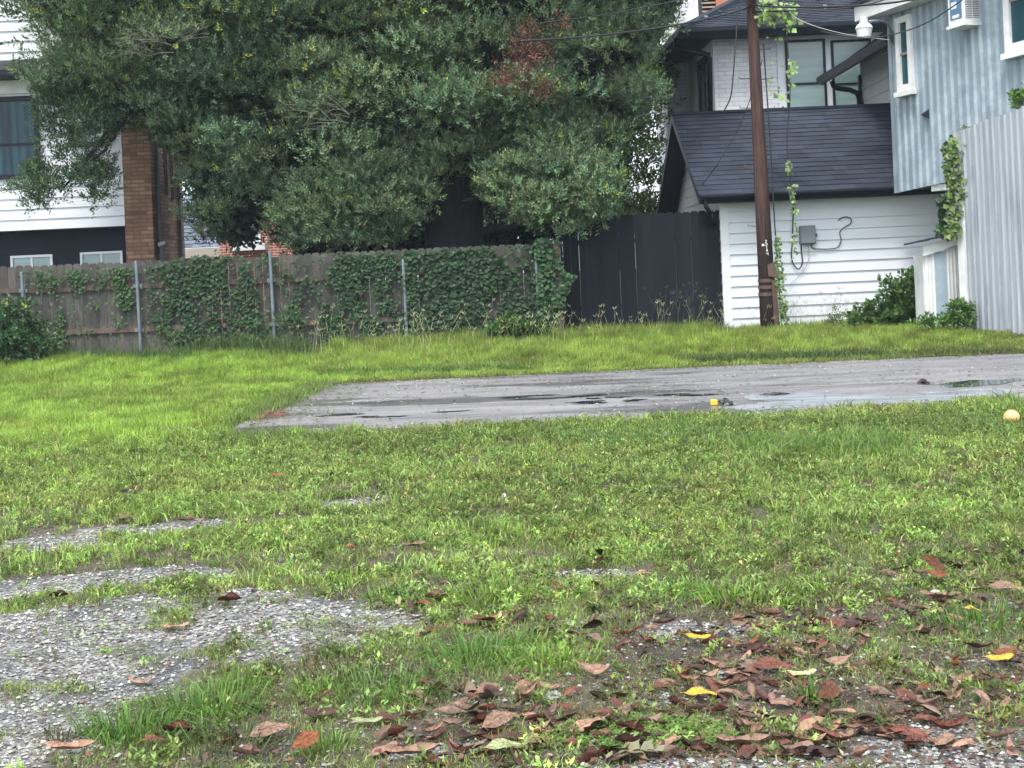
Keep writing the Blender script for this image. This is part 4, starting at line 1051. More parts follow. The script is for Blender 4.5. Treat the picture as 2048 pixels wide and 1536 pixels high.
for px, dd in ((319, 28.35), (361, 30.3)):
    xx = uv(px, 450)[0] * dd
    xx = P(305, 400, LDp).x + .05
    dd2 = xx / uv(px, 450)[0]
    mb = MB(); mb.tube([(xx, dd2, .1), (xx, dd2, 6.5)], .042, 8); mb.build('downspout', m_galv, lh)
Wb = Wall((P(305, 400, LDp).x, LDp - .05), (P(305, 400, LDp).x, 30.6), (1, 0))
for px, y0_, y1_ in ((333, 280, 392), (345, 270, 402)):
    s, z0_ = Wb.sz(px, y1_); _, z1_ = Wb.sz(px, y0_)
    window(lh, Wb, s - .10, s + .10, z0_, z1_, .03, .02, m_iron, m_shade)
s, z = Wb.sz(314, 488)
lt = thing('wall_light', Wb.p(s, .02, z), 'small white security light on the tan brick pier above the fence', 'light')
mb = MB(); mb.wbox(Wb, s - .08, s + .08, z - .22, z + .1, .005, .03); mb.build('back_plate', m_black, lt)
mb = MB(); q = Vector(Wb.p(s, .1, z)); mb.tube([q + Vector((-.07, 0, -.02)), q + Vector((.08, -.02, .03))], [.05, .035], 10); mb.build('lamp_head', m_trim, lt)
mb = MB(); mb.hexa([(-15.8, 27.5, 9.5), (P(308, 400, LDp).x + .2, 27.5, 9.5), (P(308, 400, LDp).x + .2, 31, 9.5), (-15.8, 31, 9.5), (-15.8, 29, 10.6), (P(308, 400, LDp).x + .2, 29, 10.6), (P(308, 400, LDp).x + .2, 29.5, 10.6), (-15.8, 29.5, 10.6)]); mb.build('roof', m_shingle, lh)

# ================================================================== SMALL RED BRICK HOUSE far behind
RD = 38.0
rh = thing('red_brick_house', (-7, RD, .2), 'small red brick house with a white window and grey roof seen below the oak', 'house')
x_a, x_b = P(438, 480, RD).x, P(600, 480, RD).x
mb = MB(); mb.box(x_a, x_b, RD, RD + 5, 0, P(500, 405, RD).z + .3); mb.build('wall', m_redbrick, rh)
mb = MB(); mb.box(P(340, 480, RD).x, x_a - .01, RD + 1.5, RD + 5, 0, P(380, 500, RD + 1.5).z); mb.build('side_wing_wall', m_redbrick, rh)
Wr = Wall((x_a, RD), (x_b, RD), (0, -1))
s0, z1_ = Wr.sz(470, 452); s1, z0_ = Wr.sz(522, 486)
window(rh, Wr, s0, s1, z0_, z1_ + .5, .06, .06, m_trim, m_glasspale, mull=(s0 + s1) / 2)
mb = MB(); mb.wbox(Wr, s0 - .12, s1 + .14, z0_ - .2, z0_ - .01, .0, .2); mb.build('sill', m_trim, rh)
a = P(365, 497, RD + 1.3); 
mb = MB(); shingles(mb, (a.x - 1, RD + 1.2, a.z), (x_a - .02, RD + 1.2, a.z), (a.x - 1, RD + 3.4, a.z + 1.7), (x_a - .02, RD + 3.4, a.z + 1.7), .2, .02)
zz0 = P(500, 400, RD).z + .2
shingles(mb, (x_a - .3, RD - .3, zz0), (x_b + .3, RD - .3, zz0), (x_a - .3, RD + 2.5, zz0 + 2.2), (x_b + .3, RD + 2.5, zz0 + 2.2), .2, .02)
mb.add([(x_a - .3, RD - .3, zz0), (x_a - .3, RD + 5.2, zz0), (x_a - .3, RD + 2.5, zz0 + 2.19)], [(0, 1, 2)])
mb.build('roof', m_shingle_grey, rh)
mb = MB(); mb.box(a.x - 1, x_a - .02, RD + 1.15, RD + 1.2, a.z - .3, a.z - .01); mb.build('stone_band', M_plain('pale_stone', (.4, .38, .33), .8), rh)

# ================================================================== TREES
def sprigs(pl, cen, dirs, L, nl, leafL, leafW, colr):
    """Leafy twigs: centre, direction, twig length, leaves per twig."""
    N = len(cen)
    d = norm(dirs)
    a = norm(np.cross(d, randdir(N))); b = np.cross(d, a)
    for k in range(nl):
        t = (k + .5) / nl
        ang = k * 2.4 + rng.random(N) * .8
        o = a * np.cos(ang)[:, None] + b * np.sin(ang)[:, None]
        spread = .95 - .55 * t
        ld = norm(d * (1 - spread * .6) + o * spread + np.array([0, 0, .12]))
        p = cen + d * (L * t)[:, None] + o * .008
        nn = norm(np.cross(ld, np.cross(d, ld)) + randdir(N) * .35 + np.array([0, 0, .35]))
        s = leafL * (.7 + .5 * rng.random(N))
        pl.leaves(p, ld, nn, s, s * leafW, colr * (.8 + .4 * rng.random((N, 1))), fold=.06)
TD = 25.4
OAK = [(60, -330), (70, -60), (22, 0), (100, 62), (28, 150), (60, 190), (150, 205), (215, 235), (262, 240), (300, 292), (355, 300), (372, 420), (392, 470), (430, 505), (455, 490), (470, 420), (520, 440), (560, 500), (640, 500), (700, 490), (790, 480), (842, 470), (862, 385), (905, 368), (960, 388), (990, 430), (1050, 455), (1125, 478), (1190, 455), (1238, 412), (1222, 330), (1275, 262), (1318, 195), (1300, 110), (1342, 62), (1385, -10), (1400, -330)]
LOBE = [(80, 150), (240, 200), (262, 245), (222, 300), (225, 330), (232, 400), (200, 425), (150, 392), (75, 440), (18, 385), (68, 330), (110, 292), (62, 300), (72, 240)]
def clumps_in(poly, n, thick, dc, rmin, rmax):
    px = np.array([p[0] for p in poly]); py = np.array([p[1] for p in poly])
    out = []
    W3 = [P(a, b, dc) for a, b in poly]; wp = [(q.x, q.z) for q in W3]
    xs_, zs_ = [q[0] for q in wp], [q[1] for q in wp]
    edges = np.array([(wp[i], wp[(i + 1) % len(wp)]) for i in range(len(wp))])
    tries = 0
    while len(out) < n and tries < 60000:
        tries += 1
        x = random.uniform(min(xs_), max(xs_)); z = random.uniform(min(zs_), max(zs_))
        if not inpoly(np.array([x]), np.array([z]), wp)[0]: continue
        p = np.array([x, z]); A = edges[:, 0]; B = edges[:, 1]
        t = np.clip(((p - A) * (B - A)).sum(1) / np.maximum(((B - A) ** 2).sum(1), 1e-9), 0, 1)
        dist = np.linalg.norm(A + (B - A) * t[:, None] - p, axis=1).min()
        r = random.uniform(rmin, rmax)
        if dist < r * .75: r = max(rmin * .6, dist / .8)
        if dist < min(.16, rmin * .3): continue
        yy = thick * min(1, math.sqrt(dist / 2.0 + .02)) 
        y = dc + random.uniform(-yy, yy)
        # keep the silhouette: shrink towards the axis of view when nearer
        out.append((x * y / dc, y, CAMZ + (z - CAMZ) * y / dc, r, dist))
    return np.array(out)
def fill_clumps(pl, cl, per, base, L=.2, nl=9, leafL=.062, leafW=.42, yellow=.012, gap=.35):
    for x, y, z, r, dist in cl:
        n = max(7, int(per * (r / .6) ** (2 if r > .3 else 1.3)))
        o = randdir(n)
        o[:, 2] = np.abs(o[:, 2]) * np.where(rng.random(n) < .86, 1, -1)
        o[:, 1] = -np.abs(o[:, 1]) * np.where(rng.random(n) < .72, 1, -1)
        o = norm(o)
        rad = r * (.45 + .75 * rng.random(n))
        c = np.array([x, y, z]) + o * rad[:, None] * np.array([1.15, 1, .62])
        d = norm(o * .7 + np.array([0, -.15, .45]) + randdir(n) * .6)
        tone = random.uniform(.66, 1.34); bl = random.uniform(-.13, .10)
        cc = vary(base, n, .25, .12) * tone * np.array([1 - bl, 1, 1 + bl])
        yk = rng.random(n) < yellow * (1 + 3.5 * (z > 6.0))
        cc[yk] = vary((.30, .36, .055), yk.sum(), .25)
        sprigs(pl, c, d, np.full(n, L), nl, leafL, leafW, np.clip(cc, .003, .6))
oak = thing('oak_tree', (P(925, 480, TD).x, TD, .12), 'huge spreading dark green oak overhanging the ivy covered fence', 'tree')
pl = Pile()
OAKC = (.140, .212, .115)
cl = clumps_in(OAK, 1150, 2.5, TD, .24, .66)
fill_clumps(pl, cl, 96, OAKC, nl=11, leafL=.070, yellow=.022)
fill_clumps(pl, clumps_in([(985, 425), (1060, 450), (1130, 482), (1200, 455), (1242, 412), (1240, 320), (1100, 300), (960, 330)], 110, .8, 23.4, .16, .36), 110, OAKC, leafL=.070, nl=11, yellow=.03)
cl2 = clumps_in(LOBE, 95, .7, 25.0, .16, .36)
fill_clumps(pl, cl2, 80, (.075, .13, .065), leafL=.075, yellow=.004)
fill_clumps(pl, clumps_in([(690, 310), (900, 320), (880, 395), (835, 470), (760, 500), (600, 500), (540, 430), (600, 350)], 110, .9, 24.0, .18, .42), 96, OAKC, nl=11, leafL=.070, yellow=.02)
# top and back of the crown, above the picture
cl3 = np.array([(random.uniform(-10, 3), random.uniform(23.5, 31), random.uniform(6.5, 10.5), random.uniform(.7, 1.1), 1) for _ in range(190)] + [(random.uniform(-10.5, 2.6), random.uniform(22.2, 24.4), random.uniform(7.6, 9.8), random.uniform(.7, 1.0), 1) for _ in range(130)])
fill_clumps(pl, cl3, 20, OAKC, L=.3, nl=8, leafL=.14)
# inner leaves that close the crown
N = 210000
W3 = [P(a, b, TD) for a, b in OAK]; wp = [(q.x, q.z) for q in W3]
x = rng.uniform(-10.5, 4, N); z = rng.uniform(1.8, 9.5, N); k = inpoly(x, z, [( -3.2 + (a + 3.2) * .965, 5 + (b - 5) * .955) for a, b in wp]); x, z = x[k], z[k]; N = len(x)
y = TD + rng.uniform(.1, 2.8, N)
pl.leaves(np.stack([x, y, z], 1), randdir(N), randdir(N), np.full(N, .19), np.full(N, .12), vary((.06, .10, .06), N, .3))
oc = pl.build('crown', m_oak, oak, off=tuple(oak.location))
oc.parent = oak
# dead rust-brown sprays
pl = Pile()
for cx, cy, r_, n in ((1062, 95, .32, 110), (1048, 140, .26, 80), (1085, 178, .16, 45), (1010, 160, .18, 50), (1060, 60, .14, 30), (1120, 45, .12, 20)):
    q = P(cx, cy, 22.75); c = np.array(q) + rng.normal(size=(n, 3)) * r_ * np.array([.75, .3, .6])
    sprigs(pl, c, randdir(n) + np.array([0, -.3, -.1]), np.full(n, .15), 6, .065, .3, vary((.19, .07, .06), n, .4, .15))
pl.build('dead_foliage', m_oak, oak, off=tuple(oak.location))
# trunk and limbs
mb = MB()
tb = Vector((P(905, 480, TD).x, TD, 0))
mb.tube([tb + Vector((0, 0, -.1)), tb + Vector((0, 0, 1.2)), tb + Vector((.05, 0, 2.4)), tb + Vector((.1, .2, 3.4))], [.72, .62, .56, .52], 22, wob=.12)
mb.build('trunk', m_bark, oak, smooth=True)
def limb(pts, r0, r1, n=9):
    pts = [P(*p) for p in pts]; out = []
    for i in range(len(pts) - 1):
        for k in range(4):
            t = k / 4; q = pts[i].lerp(pts[i + 1], t) + Vector((random.uniform(-.03, .03), random.uniform(-.05, .05), random.uniform(-.03, .03))); out.append(q)
    out.append(pts[-1]); m = len(out)
    mb = MB(); mb.tube(out, [r0 + (r1 - r0) * (i / (m - 1)) ** .8 for i in range(m)], n, wob=.1)
    return mb.build('limb', m_bark, oak, smooth=True)
limb([(895, 410, TD + .3), (800, 330, 26.3), (680, 270, 26.6), (560, 230, 26.6), (430, 220, 26.2), (300, 215, 25.6), (240, 235, 25.1), (190, 300, 24.9), (120, 385, 24.9)], .30, .015)
limb([(262, 215, 24.9), (232, 262, 24.8), (200, 310, 24.7), (150, 340, 24.7)], .07, .015)
limb([(920, 400, TD), (900, 280, 25.5), (820, 160, 25.5), (700, 60, 25.5), (600, -60, 25.5)], .38, .12)
limb([(930, 400, TD), (1000, 300, 25.5), (1080, 200, 25.3), (1180, 120, 25.2), (1290, 60, 25.2)], .34, .05)
limb([(940, 470, TD), (1010, 453, 25.0), (1080, 430, 24.6), (1150, 425, 24.4)], .10, .03)
limb([(560, 240, 25), (545, 300, 24.8), (540, 370, 25)], .13, .05)
limb([(1150, 130, 25.3), (1240, 160, 25.2), (1310, 185, 25.2)], .08, .02)
# bare grey twigs among the leaves
m_twig = M_plain('dead_twig', (.16, .14, .13), .8, var=.3)
for cx, cy, n, d_ in ((290, 85, 30, 22.95), (360, 60, 16, 23.0), (640, 235, 16, 22.9), (1300, 210, 8, 24.5)):
    o = P(cx, cy, d_); mb = MB()
    for _ in range(n):
        a = random.uniform(2.3, 3.9); L = random.uniform(.3, .75); s = o + Vector((random.uniform(-.1, .55), random.uniform(-.15, .15), random.uniform(-.25, .2)))
        e = s + Vector((math.cos(a) * L, random.uniform(-.15, .1), math.sin(a) * L * .6 + random.uniform(-.05, .15)))
        mb.tube([s, s.lerp(e, .5) + Vector((0, 0, .03)), e], [.008, .006, .003], 4, cap=False)
    mb.build('dead_branch', m_twig, oak)

def bush(name, poly, dc, thick, n, per, base, label, cat='bush', leafL=.1, leafW=.6, nl=6, L=.2, kind=None, rmin=.15, rmax=.35, yellow=0, trunk=None, mat=None, group=None):
    root = thing(name, (P(*poly[0], dc).x, dc, .1), label, cat, group)
    pl = Pile(); cl = clumps_in(poly, n, thick, dc, rmin, rmax); fill_clumps(pl, cl, per * (1.6 if rmin < .3 else 1), base, L, nl, leafL, leafW, yellow)
    pl.build('crown' if 'tree' in name else 'foliage', mat or m_leaf, root, off=tuple(root.location))
    if trunk:
        mb = MB(); mb.tube([P(*q) for q in trunk[0]], trunk[1], 8, wob=.1); mb.build('trunk' if 'tree' in name else 'stem', m_bark, root, smooth=True)
    return root
bush('shade_tree', [(365, 290), (560, 280), (760, 300), (880, 330), (900, 500), (830, 540), (700, 540), (560, 520), (520, 445), (470, 430), (455, 505), (400, 500), (380, 400), (366, 330)], 29.5, 1.3, 210, 46, (.045, .08, .045),
     'dark leafy tree hanging down behind the fence between the white house and the oak trunk', 'tree', .09, .5, 7, .25, rmin=.35, rmax=.7, trunk=([(620, 560, 29.5), (600, 400, 29.5), (560, 300, 29.5)], [.22, .18, .1]), mat=m_oak)
bush('green_tree', [(1190, 60), (1320, 0), (1335, 120), (1330, 300), (1318, 480), (1180, 500), (1150, 420), (1180, 250)], 33, 1.5, 150, 46, (.11, .19, .045),
     'bright green tree glimpsed between the oak and the grey brick house', 'tree', .10, .55, 7, .28, rmin=.4, rmax=.75, trunk=([(1250, 540, 33), (1245, 300, 33), (1240, 150, 33)], [.2, .15, .08]), mat=m_leaf)
bush('far_tree', [(340, 300), (440, 330), (700, 380), (1000, 390), (1110, 440), (1110, 520), (560, 520), (530, 430), (430, 420), (400, 330), (375, 430), (340, 420)], 44, 2.5, 170, 34, (.05, .085, .05),
     'distant dark tree row behind the small red brick house', 'tree', .16, .55, 6, .4, rmin=.8, rmax=1.3, trunk=([(700, 560, 44), (700, 450, 44)], [.3, .2]), mat=m_oak)
bush('hedge', [(600, 480), (720, 470), (860, 475), (1000, 455), (1110, 450), (1112, 560), (600, 560)], 27.2, .6, 130, 60, (.05, .09, .045),
     'dark hedge behind the wooden fence under the oak', 'hedge', .09, .5, 6, .18, rmin=.2, rmax=.4, mat=m_oak)
# pale second trunk
pt2 = thing('tree_trunk', (P(1012, 480, 27.5).x, 27.5, .1), 'pale brown tree trunk just right of the oak trunk above the fence', 'tree')
mb = MB(); mb.tube([P(1018, 520, 27.5), P(1012, 470, 27.5), P(1005, 400, 27.6)], [.27, .24, .22], 12, wob=.1); mb.build('trunk', M_plain('pale_bark', (.14, .10, .085), .9, var=.4, scale=6, streak=(3, 3, .6), bump=.5), pt2)

# ------------------------------------------------------------------ ivy on the wooden fence
def ivy(name, polys, dc, N, base, label, size=.06, jut=.04, cat='climbing plant', wall=None, hang=True, jit=.0, th=.40):
    cat2 = name == 'ivy'
    root_pl = Pile(); X_, Y_, Z_ = [], [], []
    for poly, wgt in polys:
        W3 = [P(a, b, dc) for a, b in poly]; wp = [(q.x, q.z) for q in W3]
        n = int(N * wgt); x = rng.uniform(min(q[0] for q in wp), max(q[0] for q in wp), n * 3); z = rng.uniform(min(q[1] for q in wp), max(q[1] for q in wp), n * 3)
        den = .62 * fbm(x * 2.4, z * .8 + 30, 1.5) + .38 * fbm(x + 50, z + 80, 5.0)
        k = inpoly(x, z, wp) & (rng.random(len(x)) < np.clip((den - th) * 9, .05, 1)); x, z = x[k][:n], z[k][:n]
        X_.append(x); Z_.append(z)
    x = np.concatenate(X_); z = np.concatenate(Z_); n = len(x)
    y = dc - rng.random(n) ** 1.5 * jut + jit * (rng.random(n) - .5)
    a = rng.normal(size=n) * .8
    d = np.stack([np.sin(a), -.35 - .3 * rng.random(n), -np.cos(a) * (.9 if hang else -.6)], 1)
    nn = np.stack([rng.normal(size=n) * .35, -np.ones(n), .45 + rng.normal(size=n) * .3], 1)
    s = size * (.4 + 1.1 * rng.random(n))
    root_pl.leaves(np.stack([x, y, z], 1), d, norm(nn), s, s * .9, vary(base, n, .6, .15))
    o = root_pl.build(name, m_ivy if cat2 else m_leaf, None, off=(float(x.mean()), dc, .1)); tag(o, label, cat)
    return o
IV = (.022, .050, .020)
IV2 = (.032, .068, .022)
ivy('ivy', [([(352, 512), (548, 508), (550, 600), (552, 700), (350, 718), (330, 640)], .9), ([(290, 520), (360, 515), (345, 700), (295, 640)], .14)], FD - .01, 5200, IV, 'dark ivy covering the fence boards between the two posts left of the centre', .055, th=.44)
ivy('ivy', [([(60, 545), (275, 530), (350, 530), (340, 640), (250, 660), (60, 700)], 1.0)], FD - .01, 2300, IV2, 'thin trailing ivy strands on the bare boards of the left fence panels', .05, th=.545)
ivy('ivy', [([(556, 515), (815, 505), (815, 695), (560, 705)], 1.0)], FD - .01, 4700, IV, 'dense dark ivy on the fence panel left of the middle steel post', .058, th=.475)
ivy('ivy', [([(808, 500), (1078, 490), (1080, 665), (960, 690), (812, 700)], 1.0)], FD - .01, 8200, (.020, .046, .019), 'thick heart leaved ivy on the fence panel below the oak trunk', .065, .06, th=.37)
ivy('ivy', [([(1060, 480), (1118, 470), (1122, 540), (1152, 552), (1130, 590), (1115, 640), (1085, 680), (1072, 600), (1082, 540)], 1.0)], FD - .05, 1300, (.03, .068, .026), 'ivy wrapping the right end post of the wooden fence', .07, .10, th=.44)
ivy('ivy', [([(40, 540), (300, 530), (545, 512), (820, 500), (1060, 490), (1070, 520), (820, 530), (545, 540), (40, 570)], 1.0)], FD - .01, 1100, IV2, 'thin ivy straggling along the upper fence rail over its whole length', .05)

# bushes and leafy plants at the foot of the fences
bush('leafy_bush', [(-60, 600), (40, 600), (80, 640), (112, 680), (110, 745), (-60, 745)], 22.5, .4, 70, 60, (.045, .10, .04), 'dark leafy bush at the foot of the fence at the far left', 'bush', .075, .55, 6, .14, rmin=.12, rmax=.24, yellow=.01)
bush('leafy_bush', [(975, 690), (985, 655), (1020, 640), (1075, 650), (1098, 672), (1095, 694)], 22.5, .3, 22, 22, (.055, .12, .03), 'low broad leaved green plant at the fence foot below the right steel post', 'bush', .11, .85, 5, .12, rmin=.10, rmax=.2)
bush('leafy_bush', [(1690, 664), (1720, 625), (1760, 600), (1775, 560), (1800, 575), (1850, 515), (1852, 664)], 22.2, .5, 70, 34, (.065, .13, .035), 'big green leafy bush growing against the white garage wall beside the lean-to shed', 'bush', .095, .7, 6, .15, rmin=.12, rmax=.24)
bush('leafy_bush', [(1815, 664), (1845, 640), (1890, 645), (1905, 612), (1935, 605), (1938, 664)], 20.3, .35, 40, 34, (.08, .17, .035), 'low bright green weeds in front of the lean-to shed', 'bush', .07, .5, 6, .12, rmin=.08, rmax=.16)
bush('leafy_bush', [(380, 735), (470, 715), (470, 660), (600, 620), (600, 715), (560, 735)], 22.7, .2, 18, 18, (.05, .11, .04), 'thin green weeds at the fence foot below the middle ivy panels', 'bush', .14, .12, 5, .14, rmin=.1, rmax=.18)
bush('weed', [(1655, 655), (1658, 620), (1672, 622), (1690, 650)], 22.6, .1, 8, 12, (.07, .13, .04), 'spindly weed before the white garage wall left of the big bush', 'weed', .05, .5, 5, .12, rmin=.05, rmax=.09)
bush('shrub', [(2010, 205), (2030, 188), (2060, 178), (2070, 225), (2030, 222)], 19.6, .2, 8, 26, (.10, .2, .04), 'bright green leaves peeking over the grey metal wall at the right edge', 'shrub', .09, .5, 6, .15, rmin=.08, rmax=.16, trunk=([(2070, 500, 19.9), (2060, 300, 19.8), (2055, 210, 19.6)], [.03, .02, .01]))
# climbing vines
ivy('climbing_vine', [([(1895, 275), (1925, 245), (1932, 262), (1915, 290), (1918, 400), (1905, 470), (1885, 480), (1898, 380), (1884, 330), (1888, 285)], 1.0)], 20.75, 520, (.10, .16, .045), 'yellow green vine climbing the edge of the grey metal wall', .085, .25, jit=.1, th=.36)
ivy('climbing_vine', [([(1868, 395), (1895, 380), (1900, 430), (1890, 470), (1870, 470), (1878, 430)], 1.0)], 21.6, 260, (.035, .08, .03), 'dark vine hanging below the blue building onto the small shed roof', .08, .15, jit=.1)
ivy('climbing_vine', [([(1548, 470), (1556, 470), (1568, 560), (1575, 650), (1560, 650), (1552, 560)], 1.0)], PD - .18, 420, (.12, .2, .06), 'pale green creeper up the lower right side of the utility pole', .05, .1, jit=.05)
ivy('climbing_vine', [([(1512, 0), (1560, -10), (1590, 30), (1595, 60), (1560, 70), (1548, 110), (1530, 60), (1515, 50)], .8), ([(1535, 110), (1600, 120), (1575, 190), (1560, 220), (1535, 180)], .12)], PD - .25, 330, (.15, .24, .06), 'bright vine dangling from the top of the utility pole', .085, .3, jit=.2)
ivy('climbing_vine', [([(1571, 320), (1580, 320), (1592, 400), (1594, 510), (1584, 520), (1582, 400)], 1.0)], 22.3, 170, (.13, .20, .07), 'thin creeper hanging on the drop wire left of the utility box', .06, .06, jit=.04)

# ------------------------------------------------------------------ distinct grass tufts and weeds in the foreground
def tuft(px, py, N, rad, h, c, label, w=.006, ln=.9):
    g = G(px, py); pl = Pile()
    r = rng.random(N) ** .6 * rad; t = rng.random(N) * 6.283
    x = g.x + np.cos(t) * r; y = g.y + np.sin(t) * r * .8
    ln_ = np.stack([np.cos(t), np.sin(t)], 1) * (r / rad * ln * 1.3)[:, None] + lean(N, .8)
    pl.blades(gp(x, y), ln_, h * (.25 + .8 * rng.random(N) ** 1.3), w * (.6 + .7 * rng.random(N)), vary(c, N, .55, .2), bend=1.7)
    o = pl.build('grass_tuft', m_grass, None, off=(g.x, g.y, g.z)); tag(o, label, 'grass tuft', 'taller grass tufts on the verge')
GT = (.105, .195, .045); GT2 = (.14, .22, .05)
tuft(265, 1470, 420, .17, .15, GT, 'dense dark green grass tuft on the gravel at the bottom left')
tuft(410, 1430, 420, .20, .15, GT, 'wide grass tuft just right of the bottom left tuft, with leaves under it')
tuft(470, 1385, 240, .13, .13, GT2, 'small upright grass tuft at the lower edge of the gravel patch')
tuft(640, 1385, 120, .11, .12, GT2, 'thin upright tuft right of the gravel patch')
tuft(1000, 1195, 520, .22, .13, GT2, 'bright fan shaped grass tuft in the middle foreground')
tuft(790, 1195, 200, .14, .09, GT, 'low spreading tuft left of the fan shaped tuft')
tuft(950, 1320, 460, .22, .14, GT, 'dense tuft below the fan shaped tuft in the middle of the leaf litter')
tuft(1045, 1290, 200, .13, .12, GT2, 'yellow green tuft beside curled brown leaves')
tuft(770, 1385, 320, .22, .11, GT, 'loose dark tuft right of the gravel near the bottom middle')
tuft(655, 1500, 160, .1, .10, GT2, 'small tuft among big brown leaves at the bottom left of centre')
tuft(1960, 1245, 260, .2, .10, GT, 'green tuft near the yellow leaf at the right edge')
tuft(1620, 1400, 60, .05, .12, GT, 'narrow tuft standing in the brown leaf heap at the lower right')
tuft(1395, 1190, 300, .25, .10, (.10, .20, .045), 'soft pale green weed patch right of the middle', .009)
tuft(1505, 1205, 300, .25, .11, (.16, .25, .05), 'yellowish green weed patch above the leaf heap', .009)
tuft(1100, 1325, 260, .2, .10, (.16, .25, .05), 'yellowish green weed patch in the middle of the foreground', .009)
tuft(1225, 1065, 160, .14, .10, GT2, 'bright little tuft in the middle of the verge')
tuft(120, 1480, 60, .06, .08, (.1, .1, .05), 'dull brownish tuft on the gravel at the bottom left edge')
tuft(430, 1500, 120, .2, .13, (.07, .09, .04), 'dark twiggy weed among leaves at the bottom left')
tuft(700, 1340, 100, .2, .16, (.06, .07, .035), 'dark wiry weed at the right end of the gravel patch', .004)
tuft(560, 790, 200, .35, .16, GT2, 'coarse grass clump spilling over the left end of the driveway', .013)
tuft(2030, 870, 140, .16, .10, GT, 'grass clump around the orange ball')
# low clover mat
N = 900; g = G(1290, 1470); a = rng.random(N) * 6.28; r = rng.random(N) ** .5
x = g.x + np.cos(a) * r * .30; y = g.y + np.sin(a) * r * .16
pl = Pile()
for q in range(5):
    t = rng.random(N) * 6.28; d = np.stack([np.cos(t), np.sin(t), .25 + .3 * rng.random(N)], 1)
    pl.leaves(gp(x, y) + np.array([0, 0, .02]) * rng.random((N, 1)), d, np.tile([0, -.2, 1.0], (N, 1)), .008 + .007 * rng.random(N), .006 + .004 * rng.random(N), vary((.12, .22, .04), N, .3))
o = pl.build('clover_patch', m_grass, None, off=(g.x, g.y, g.z)); tag(o, 'dense mat of tiny round leaved weeds beside the leaf heap at the bottom middle', 'ground cover plant')

# ================================================================== FALLEN LEAVES
def leaf_mesh(name, L, W, curl, fold, twist, mat, seed, mid=(0, 0, 0)):
    r_ = random.Random(seed); bm_v = []; f = []
    nu, nv = 9, 5
    for i in range(nu):
        t = i / (nu - 1); w = W * .5 * (math.sin(math.pi * min(1, t * .97 + .015)) ** .75) * (1 - .15 * (t - .4))
        for j in range(nv):
            s = (j / (nv - 1) - .5) * 2
            if j in (0, nv - 1): w_ = w * r_.uniform(.82, 1.06)
            else: w_ = w
            x = (t - .5) * L; y = s * w
            ang = s * fold * 1.2
            yy = w_ * math.sin(ang) / max(abs(fold * 1.2), .05) if fold else y
            z = w_ * (1 - math.cos(ang)) * 1.2 + .004 * math.sin(t * 9 + seed) * s + curl * (t - .5) ** 2 * L + r_.uniform(-.0018, .0018) + twist * (t - .5) * s * w
            bm_v.append((x, yy, z))
    for i in range(nu - 1):
        for j in range(nv - 1):
            f.append((i * nv + j, i * nv + j + 1, (i + 1) * nv + j + 1, (i + 1) * nv + j))
    n0 = len(bm_v)
    x0_, z0_ = bm_v[2][0], bm_v[2][2]
    bm_v += [(x0_ - L * .13, -.0015, z0_ + .004), (x0_ - L * .13, .0015, z0_ + .004), (x0_ + .004, .0015, z0_ + .001), (x0_ + .004, -.0015, z0_ + .001)]
    f.append((n0, n0 + 1, n0 + 2, n0 + 3))
    zm = min(v[2] for v in bm_v)
    me = bpy.data.meshes.new(name); me.from_pydata([(a, b, c - zm) for a, b, c in bm_v], [], f); me.update()
    me.materials.append(mat)
    me.polygons.foreach_set('use_smooth', [True] * len(me.polygons))
    return me
def lmat(name, a, b, rough=.42):
    m = Mt(name); v = m.coord('Object', (1, 2.5, 1)); f = m.noise(v, 22, 5, .6)
    geo = m.n('ShaderNodeNewGeometry'); oi = m.n('ShaderNodeObjectInfo')
    br = m.ramp(oi.outputs['Random'], [(0, (.65, .65, .68)), (1, (1.3, 1.2, 1.15))])
    sp = m.n('ShaderNodeSeparateXYZ'); m.l(m.tc.outputs['Object'], sp.inputs[0])
    ab = m.n('ShaderNodeMath', operation='ABSOLUTE'); m.l(sp.outputs[1], ab.inputs[0])
    rib = m.ramp(ab.outputs[0], [(.0, (1.5, 1.4, 1.3)), (.0016, (1, 1, 1))])
    c = m.mix(1.0, m.ramp(f, [(.3, a), (.7, b)]), br, 'MULTIPLY'); c = m.mix(1.0, c, rib, 'MULTIPLY'); sp_ = m.ramp(m.noise(m.coord('Object'), 75, 4, .75), [(.38, (.35, .33, .33)), (.55, (1, 1, 1))]); c = m.mix(1.0, c, sp_, 'MULTIPLY'); m.col(c); m.set(.58, 0, .22); m.bump(f, .4, .003)
    return m.m
def lmat_attr():
    m = Mt('leaf_mass'); f = m.noise(m.coord('Object'), 60, 4); m.col(m.mix(1.0, m.attr(), m.ramp(f, [(.3, (.65,) * 3), (.7, (1.3,) * 3)]), 'MULTIPLY')); m.set(.6, 0, .2); return m.m
LM = {'reddish brown': lmat('leaf_reddish', (.065, .024, .017), (.155, .060, .040)), 'pinkish tan': lmat('leaf_tan', (.15, .095, .066), (.31, .20, .14)), 'dark brown': lmat('leaf_dark', (.022, .013, .011), (.065, .036, .028)),
      'orange brown': lmat('leaf_orange', (.12, .045, .018), (.25, .095, .038)), 'yellow': lmat('leaf_yellow', (.52, .36, .03), (.62, .46, .06)), 'pale green': lmat('leaf_palegreen', (.28, .34, .13), (.38, .42, .22))}
LV = {}
shapes = [(.15, .060, .35, .35, .1), (.165, .055, .5, .9, -.3), (.13, .058, .25, 1.3, .2), (.145, .05, .9, .5, .5), (.12, .05, -.5, .6, .2), (.155, .065, -.35, .25, -.4), (.135, .05, 1.2, 1.1, .6)]
for cn, mt in LM.items():
    for k, s in enumerate(shapes): LV[(cn, k)] = leaf_mesh('fallen_leaf', *s, mt, k)
